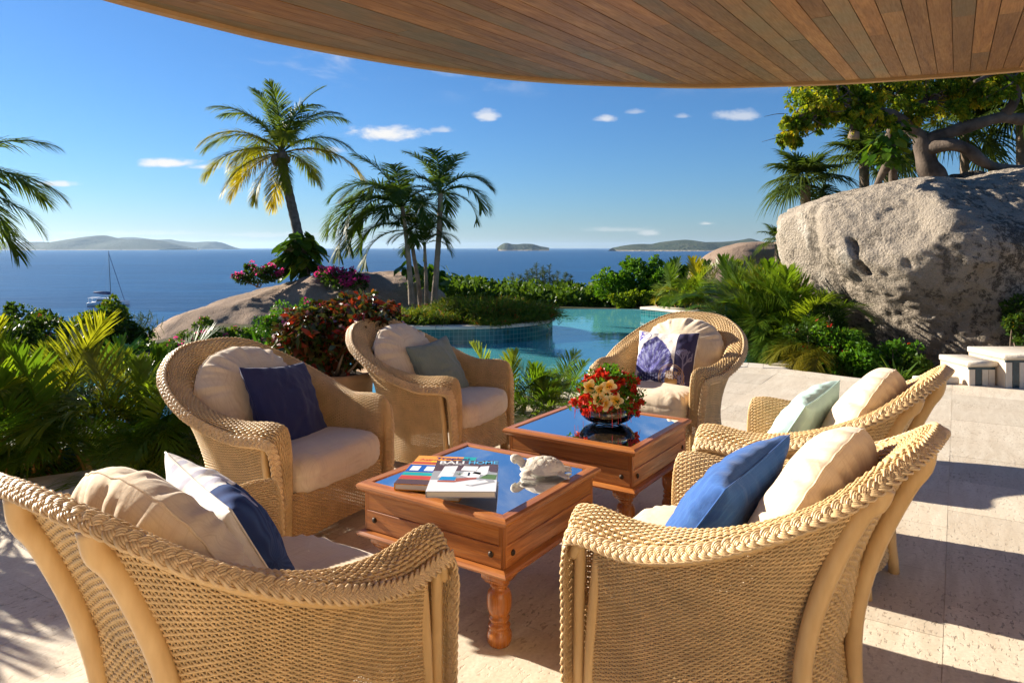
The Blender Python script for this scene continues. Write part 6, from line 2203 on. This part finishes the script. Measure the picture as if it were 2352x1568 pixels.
# casuarina tips above the hedge
o = empty('casuarina', at(1240, 700, 23.5), 0, 'wispy grey green casuarina tips rising above the hedge', 'tree')
b = MB(); b2 = MB(); g = np.random.RandomState(41)
for (px, py, hgt) in [(1178, 628, .5), (1195, 632, .45), (1212, 622, .55), (1232, 606, .75), (1246, 612, .7), (1262, 610, .7), (1222, 618, .6), (1282, 624, .5), (1300, 628, .45), (1250, 622, .6), (1240, 630, .5), (1312, 634, .35), (1204, 640, .4), (1272, 632, .5)]:
    top = at(px, py, 23.5 + g.uniform(-.4, .4)) - at(1240, 700, 23.5)
    basep = top + np.array([g.uniform(-.1, .1) + (px - 1240) * -.002, 0, -hgt - .5])
    b2.tube([basep, top], [.02, .004], 5)
    for q in range(150):
        s = g.rand() ** .8
        P = (basep + (top - basep) * (.25 + .75 * s))[None]
        D = g.normal(size=(1, 3)) * np.array([.8, .8, .3]) + np.array([[0, 0, .75]]); D /= np.linalg.norm(D)
        Wd = np.cross(D, g.normal(size=(1, 3))); Wd /= np.linalg.norm(Wd)
        V, F, k = strips(P, D, Wd, np.array([.26 * (1.15 - s * .6)]), np.array([.007]), np.array([.2]))
        b.add(V, F, g.rand())
b.obj('needles', M['casuarina'], o, False, True)['kind'] = 'stuff'
b2.obj('branch', M['bark'], o, True)

# fine reddish planter plants: sprays of thin arching stems
def spray_plant(label, base, n, hgt, rad, seed, mat, red=None, group=None):
    g = np.random.RandomState(seed)
    base = np.asarray(base, float)
    o = empty('firecracker_plant', base, 0, label, 'plant', group)
    b = MB(); b2 = MB()
    n = int(n)
    an = g.uniform(0, 2 * np.pi, n)
    rd = rad * np.sqrt(g.rand(n)) * .7
    P = np.stack([np.cos(an) * rd, np.sin(an) * rd, np.zeros(n)], 1)
    D = np.stack([np.cos(an) * .55, np.sin(an) * .55, np.full(n, 1.0)], 1) + g.normal(size=(n, 3)) * .28
    D /= np.linalg.norm(D, axis=1)[:, None]
    Wd = np.cross(D, g.normal(size=(n, 3))); Wd /= np.linalg.norm(Wd, axis=1)[:, None]
    Lr = hgt * g.uniform(.6, 1.25, n)
    V, F, k = strips(P, D, Wd, Lr, np.full(n, .006), g.uniform(.25, .75, n))
    b.add(V, F, np.repeat(np.clip(g.normal(.45, .27, n), 0, 1), k))
    # small side shoots along the stems
    m_ = n * 4
    j = g.randint(0, n, m_); s = g.uniform(.35, 1, m_)
    Q = P[j] + D[j] * (Lr[j] * s)[:, None] - np.array([0, 0, 1]) * (.5 * Lr[j] * s ** 2)[:, None]
    D2_ = D[j] * .5 + g.normal(size=(m_, 3)) * .8; D2_ /= np.linalg.norm(D2_, axis=1)[:, None]
    W2_ = np.cross(D2_, g.normal(size=(m_, 3))); W2_ /= np.linalg.norm(W2_, axis=1)[:, None]
    V, F, k = strips(Q, D2_, W2_, hgt * g.uniform(.12, .3, m_), np.full(m_, .005), np.full(m_, .3))
    b.add(V, F, np.repeat(np.clip(g.normal(.4, .27, m_), 0, 1), k))
    b.obj('sprays', mat, o, False, True)['kind'] = 'stuff'
    if red:
        for q in range(red):
            jj = g.randint(m_)
            leafcloud(b2, Q[jj], (.03, .03, .03), 9, .035, g, .6)
        b2.obj('red_blossom', M['redflower'], o, False, True)['kind'] = 'stuff'
    return o
GP = 'fine stemmed plants filling the pool planter'
for (px, py, Y, n, hh, rr, sd, lab) in [(1050, 712, 12.9, 700, .42, .5, 1, 'reddish fine stemmed plant in the planter, right of the slender trunks'), (1120, 715, 12.6, 800, .44, .5, 2, 'mixed red and green fine stemmed plant in the planter, behind the grey stone'),
                                        (1180, 718, 12.7, 800, .42, .5, 3, 'tall golden fine stemmed plant near the rounded end of the planter'), (1225, 722, 12.9, 600, .34, .42, 4, 'low green fine stemmed plant at the rounded tip of the planter'),
                                        (1000, 722, 12.35, 700, .30, .5, 5, 'dark green fine stemmed plant along the front coping of the planter'), (940, 725, 12.4, 600, .30, .5, 6, 'fine stemmed plant at the left of the planter behind the croton'),
                                        (1130, 735, 12.15, 600, .22, .45, 7, 'short fine stemmed plant spilling over the front coping below the grey stone'), (1070, 690, 14.2, 600, .40, .5, 8, 'rust coloured fine stemmed plant at the back of the planter'), (1150, 690, 14.2, 600, .36, .5, 9, 'green fine stemmed plant at the back of the planter against the hedge')]:
    p0 = at(px, py, Y); p0[2] = .15
    spray_plant(lab, p0, n * 1.3, hh * 1.45, rr, 50 + sd, M['dry'], 9, GP)

# bougainvillea and shrubs round the outcrop
GB = 'bougainvillea on the granite outcrop'
bush('bougainvillea', 'pink bougainvillea on the left shoulder of the outcrop', 'shrub', at(592, 655, 16.2), [blob(592, 632, 16.2, .48, .4, .24), blob(560, 640, 16.1, .25, .25, .16), blob(622, 632, 16.2, .25, .25, .2)], 2600, .07, M['darkleaf'], 51, .5, (M['pink'], 46, .045, 'pink_bracts'), 5, group=GB, hi_=.9)
bush('bougainvillea', 'brightest pink bougainvillea right of the coconut palm trunk', 'shrub', at(790, 668, 15.6), [blob(775, 645, 15.6, .42, .4, .22), blob(810, 640, 15.7, .35, .35, .2), blob(750, 632, 15.7, .25, .25, .16), blob(825, 655, 15.5, .25, .25, .16)], 2200, .07, M['darkleaf'], 52, .5, (M['pink'], 120, .05, 'pink_bracts'), 5, group=GB, hi_=.8)
bush('flowering_shrub', 'green shrub with scattered pink flowers below the outcrop, left of the croton', 'shrub', at(640, 800, 10.9), [blob(655, 745, 10.9, .45, .45, .30), blob(620, 772, 10.8, .40, .45, .26), blob(690, 728, 11.0, .40, .4, .24), blob(590, 795, 10.6, .42, .4, .22), blob(560, 820, 10.4, .5, .4, .24)], 7000, .055, M['bush'], 53, .55, (M['pink'], 34, .03, 'pink_flowers'), 7, hi_=.75)
bush('flowering_shrub', 'straggly green shrub with pale pink flower tips in front of the bare granite', 'shrub', at(480, 810, 10.6), [blob(470, 760, 10.6, .16, .2, .28), blob(510, 780, 10.5, .26, .25, .20), blob(440, 782, 10.6, .2, .2, .16), blob(545, 782, 10.5, .26, .25, .20)], 2200, .055, M['hedge'], 54, .55, (M['pink'], 12, .03, 'pink_flowers'), 7)
bush('flowering_shrub', 'green shrub with pale pink flowers between the left palms and the granite', 'shrub', at(400, 830, 9.9), [blob(395, 805, 9.9, .26, .25, .18), blob(430, 815, 9.8, .28, .25, .16)], 1600, .06, M['hedge'], 55, .55, (M['pink'], 16, .035, 'pink_flowers'), 5)
# croton in its pot
pc_ = np.array([-1.31, 5.32, 0])
po = empty('clay_pot', pc_, 0, 'large round clay pot holding the red croton', 'plant pot')
b = MB(); b.lathe([(.17, 0), (.19, .02), (.235, .18), (.262, .36), (.268, .47), (.275, .485), (.285, .50), (.287, .535), (.275, .545), (.255, .543), (.245, .52), (.02, .505)], sides=48)
b.obj('pot', M['terracotta'], po, True)
b = MB(); b.lathe([(.243, .51), (.12, .525), (.001, .528)], sides=24, cap=False); b.obj('potting_soil', M['soil'], po, True)
o = bush('croton', 'red and dark green croton with glossy twisted leaves in the clay pot', 'shrub', pc_ + np.array([0, 0, .53]), [blob(765, 765, 5.35, .36, .34, .25), blob(700, 785, 5.3, .26, .25, .20), blob(840, 735, 5.4, .24, .27, .18), blob(870, 722, 5.5, .17, .2, .12), blob(730, 735, 5.5, .22, .25, .15), blob(800, 712, 5.6, .22, .25, .14), blob(790, 810, 5.25, .24, .2, .16), blob(720, 820, 5.2, .2, .18, .14)], 6000, .080, M['croton'], 61, .42, None, 12, .3, clumps=12, sag=.35)
# small potted dead-leaf grass tufts and strap leaves
def strap_plant(label, base, n, L, wd, seed, cols, name='strap_leaf_plant', cat='plant', group=None, lean=.6):
    g = np.random.RandomState(seed)
    base = np.asarray(base, float)
    o = empty(name, base, 0, label, cat, group)
    an = g.uniform(0, 2 * np.pi, n)
    D = np.stack([np.cos(an) * lean, np.sin(an) * lean, np.full(n, 1.0)], 1) + g.normal(size=(n, 3)) * .15
    D /= np.linalg.norm(D, axis=1)[:, None]
    Wd = np.stack([-np.sin(an), np.cos(an), 0 * an], 1)
    b = MB()
    V, F, k = strips(np.stack([np.cos(an) * .03, np.sin(an) * .03, 0 * an - .03], 1), D, Wd, L * g.uniform(.7, 1.1, n), np.full(n, wd), g.uniform(.2, .7, n), (.7, 1, .8, .45, 0), (0, .3, .55, .8, 1))
    b.add(V, F, np.repeat(g.rand(n), k))
    b.obj('leaves', cols, o, False, True)['kind'] = 'stuff'
    return o
strap_plant('spiky pale green strap-leaved plant behind the chair with the navy cushion', at(600, 800, 8.9) - np.array([0, 0, .1]), 46, .62, .02, 71, M['bush'])
strap_plant('dark strap-leaved plant at the foot of the great boulder', np.array([4.36, 8.05, -.06]), 60, .48, .016, 72, M['hedge'])
# ixora at the foot of the great boulder
GI = 'low shrubs along the foot of the great boulder'
for i, (px, py, Y, rx, rz_, lab, ht, mt) in enumerate([(1868, 790, 9.2, .40, .42, 'dark leafy ixora with a few red flowers at the corner of the pool', .8, 'darkleaf'), (1935, 800, 8.95, .38, .34, 'yellow green ixora with red flowers beside the dark one', 1.0, 'bush'), (1900, 740, 9.6, .30, .34, 'dark shrub rising against the boulder behind the ixora', .7, 'darkleaf'),
                                                       (1985, 828, 8.6, .28, .22, 'small yellow green shrub left of the strap-leaved plant', 1.0, 'bush'), (2062, 812, 8.75, .26, .22, 'sparse yellow green shrub climbing the boulder right of the strap-leaved plant', 1.0, 'bush'), (2105, 836, 8.5, .2, .16, 'rightmost small shrub at the foot of the boulder', .8, 'hedge')]):
    c = at(px, py, Y)
    bush('ixora', lab, 'shrub', np.array([c[0], Y, -.08]), [(c, (rx, rx * .8, rz_)), (c - np.array([0, 0, rz_ * .7]), (rx * .9, rx * .8, rz_ * .6))], 2300 if rx > .27 else 1100, .06, M[mt], 80 + i, .5, (M['redflower'], 7 if i < 3 else 2, .028, 'red_flowers'), 5, group=GI, hi_=ht)
bush('leafy_bush', 'dark leafy bush at the right edge beside the boulder and steps', 'bush', np.array([6.45, 9.0, -.1]), [blob(2352, 735, 8.9, .25, .3, .42)], 1500, .06, M['darkleaf'], 95, .5, None, 4)
# bushes on the seaward slope at the left
GS = 'shrubs on the seaward slope at the left'
for i, (px, py, Y, rx, rz_, n, lab, mt) in enumerate([(55, 745, 11.5, .42, .42, 2600, 'leafy dark shrub at the far left with a few red flowers', 'darkleaf'), (110, 770, 10.8, .4, .35, 2200, 'shrub with pointed upright shoots near the left edge', 'darkleaf'), (10, 780, 10.2, .4, .3, 1600, 'dark shrub cut by the left edge above the areca palms', 'darkleaf'),
                                                       (255, 728, 12.0, .33, .36, 2600, 'yellow and green shrub just below the catamaran', 'mixedleaf'), (215, 765, 11.5, .45, .36, 2400, 'yellowing shrub left of the one below the catamaran', 'mixedleaf'), (290, 778, 11.8, .38, .30, 2400, 'green and yellow shrub against the left end of the granite outcrop', 'darkleaf'), (170, 800, 10.8, .5, .35, 1800, 'low green shrub behind the areca palms, lower left', 'hedge'), (335, 818, 11.0, .36, .28, 1300, 'low shrub in the corner between palms and outcrop', 'hedge')]):
    c = at(px, py, Y)
    bush('slope_shrub', lab, 'shrub', np.array([c[0], Y, c[2] - rz_ * 2.4]), [(c, (rx, rx, rz_)), (c - np.array([0, 0, rz_ * 1.1]), (rx * 1.2, rx, rz_ * 1.2))], n, .085, M[mt], 110 + i, .48, (M['redflower'], 5, .03, 'red_flowers') if i in (0, 1) else None, 5, group=GS, hi_=1.0 if mt == 'mixedleaf' else .97, clumps=13)
o = empty('casuarina', at(325, 800, 14.0), 0, 'small hazy casuarina showing beside the outcrop at the left', 'tree')
b = MB(); g = np.random.RandomState(43)
for q in range(420):
    P = np.array([[g.normal() * .16, g.normal() * .1, g.uniform(-.1, .62)]])
    D = g.normal(size=(1, 3)) * .5 + np.array([[0, 0, .9]]); D /= np.linalg.norm(D)
    Wd = np.cross(D, g.normal(size=(1, 3))); Wd /= np.linalg.norm(Wd)
    V, F, k = strips(P, D, Wd, np.array([.2]), np.array([.006]), np.array([.2])); b.add(V, F, g.rand())
b.obj('needles', M['casuarina'], o, False, True)['kind'] = 'stuff'

# ------------------------------------------------------------------ flowers in the bowl
m_fl, t, out = new_mat('frangipani_petal')
p = t.coord('Object')
x, y, z = t.sep(p)
rad_ = t.math('SQRT', t.math('ADD', t.math('MULTIPLY', x, x), t.math('MULTIPLY', y, y)))
c = t.mix(t.rng(rad_, .008, .046, 0, 1, True), (.82, .40, .02), (.82, .70, .36))
bsdf(t, out, c, .45, .3, None, 0, **{'Subsurface Weight': 0.0})
arr_o = empty('flower_arrangement', (fc[0], fc[1], TZ + .10), 0, 'domed arrangement of red blossoms and cream frangipani in the glass bowl', 'flowers')
V = []; F = []
def petal_flower(name, L, W_, npet, cup):
    V, F, base = [], [], 0
    for q in range(npet):
        an = q * 2 * np.pi / npet
        s = np.linspace(0, 1, 7)
        wd = W_ * np.sin(np.pi * (s * .86 + .08)) ** .7
        for i in range(7):
            for e in (-1, 0, 1):
                xx = L * s[i]; yy = e * wd[i]
                zz = cup * L * s[i] * (1 - .55 * s[i]) + .14 * L * (e * e) * s[i] - (.004 * e)
                V.append((xx * math.cos(an) - yy * math.sin(an), xx * math.sin(an) + yy * math.cos(an), zz))
        F.append(grid_faces(7, 3) + base)
        base += 21
    return mesh_np(name, V, [np.concatenate(F)], True)
fr_me = petal_flower('frangipani', .044, .017, 5, .75)
fr_me.materials.append(m_fl)
g = np.random.RandomState(77)
cam_dir = np.array([-fc[0], -fc[1], .9]); cam_dir /= np.linalg.norm(cam_dir)
for (px, py) in [(1352, 888), (1378, 893), (1397, 884), (1376, 918), (1390, 926), (1414, 918)]:
    Pw = at(px, py, fc[1] - .145 + g.uniform(-.02, .02))
    d = cam_dir + g.normal(size=3) * .28
    q_ = Vector(d).to_track_quat('Z', 'Y').to_euler()
    o = link('frangipani', fr_me, None, arr_o, Pw - np.array([fc[0], fc[1], TZ + .10]), q_)
red_me = None
b = MB(); leafcloud(b, (0, 0, 0), (.016, .016, .014), 26, .024, g, .8, .2, .6, .1); red_me = b.mesh('red_blossom', False, True)
red_me.materials.append(M['redflower'])
for q in range(105):
    an = g.uniform(0, 2 * np.pi); el = g.uniform(-.28, 1.45)
    r_ = np.array([.172, .172, .165])
    P = np.array([math.cos(an) * math.cos(el), math.sin(an) * math.cos(el), math.sin(el)]) * r_ * g.uniform(.78, 1.12) + np.array([0, 0, .012])
    if el > .9 and g.rand() < .55: continue
    o = link('red_blossom', red_me, None, arr_o, P, (g.uniform(0, 6), g.uniform(0, 6), g.uniform(0, 6)))
    s_ = g.uniform(.75, 1.35); o.scale = (s_, s_, s_)
b = MB()
for q in range(60):
    an = g.uniform(0, 2 * np.pi); el = g.uniform(-.1, 1.5)
    P = np.array([math.cos(an) * math.cos(el), math.sin(an) * math.cos(el), math.sin(el)]) * .165 * g.uniform(.9, 1.22)
    leafcloud(b, P, (.035, .035, .03), 26, .026, g, .4, .3, .5, .1, 0, .9)
leafcloud(b, (0, 0, .04), (.15, .15, .10), 700, .03, g, .5)
b.obj('fern_sprigs', M['bush'], arr_o, False, True)['kind'] = 'stuff'
b = MB()
for q in range(24):
    an = g.uniform(0, 2 * np.pi)
    P0 = np.array([math.cos(an) * .165, math.sin(an) * .165, g.uniform(-.03, .02)])
    b.tube([P0, P0 + np.array([math.cos(an) * .012, math.sin(an) * .012, -.03]), P0 + np.array([math.cos(an) * .014, math.sin(an) * .014, -g.uniform(.045, .085)])], [.0012, .0012, .001], 4, a=.2)
b.obj('hanging_stamens', M['redflower'], arr_o, False, True)['kind'] = 'stuff'
b = MB()
for q in range(70):
    an = g.uniform(0, 2 * np.pi); el = g.uniform(.05, 1.3)
    d = np.array([math.cos(an) * math.cos(el), math.sin(an) * math.cos(el), math.sin(el)])
    b.tube([d * .14, d * g.uniform(.19, .235) + g.normal(size=3) * .01], [.0013, .0010], 4, a=.5)
b.obj('thin_stems', M['dry'], arr_o, False, True)['kind'] = 'stuff'

# ------------------------------------------------------------------ sea air
hz_ = bpy.data.materials.new('sea_air')
hz_.use_nodes = True
t = NT(hz_.node_tree)
t.n.clear()
out = t.new('ShaderNodeOutputMaterial')
pv = t.new('ShaderNodeVolumePrincipled')
pv.inputs['Color'].default_value = (.50, .72, 1.0, 1)
pv.inputs['Density'].default_value = 3.0e-5
pv.inputs['Anisotropy'].default_value = .35
t.link(pv.outputs[0], out.inputs['Volume'])
b = MB()
b.box((0, 11500, 64), (50000, 24000, 172))
hz = b.obj('haze', hz_)
hz['kind'] = 'stuff'
hz['label'] = 'thin blue sea haze between the villa and the far islands'
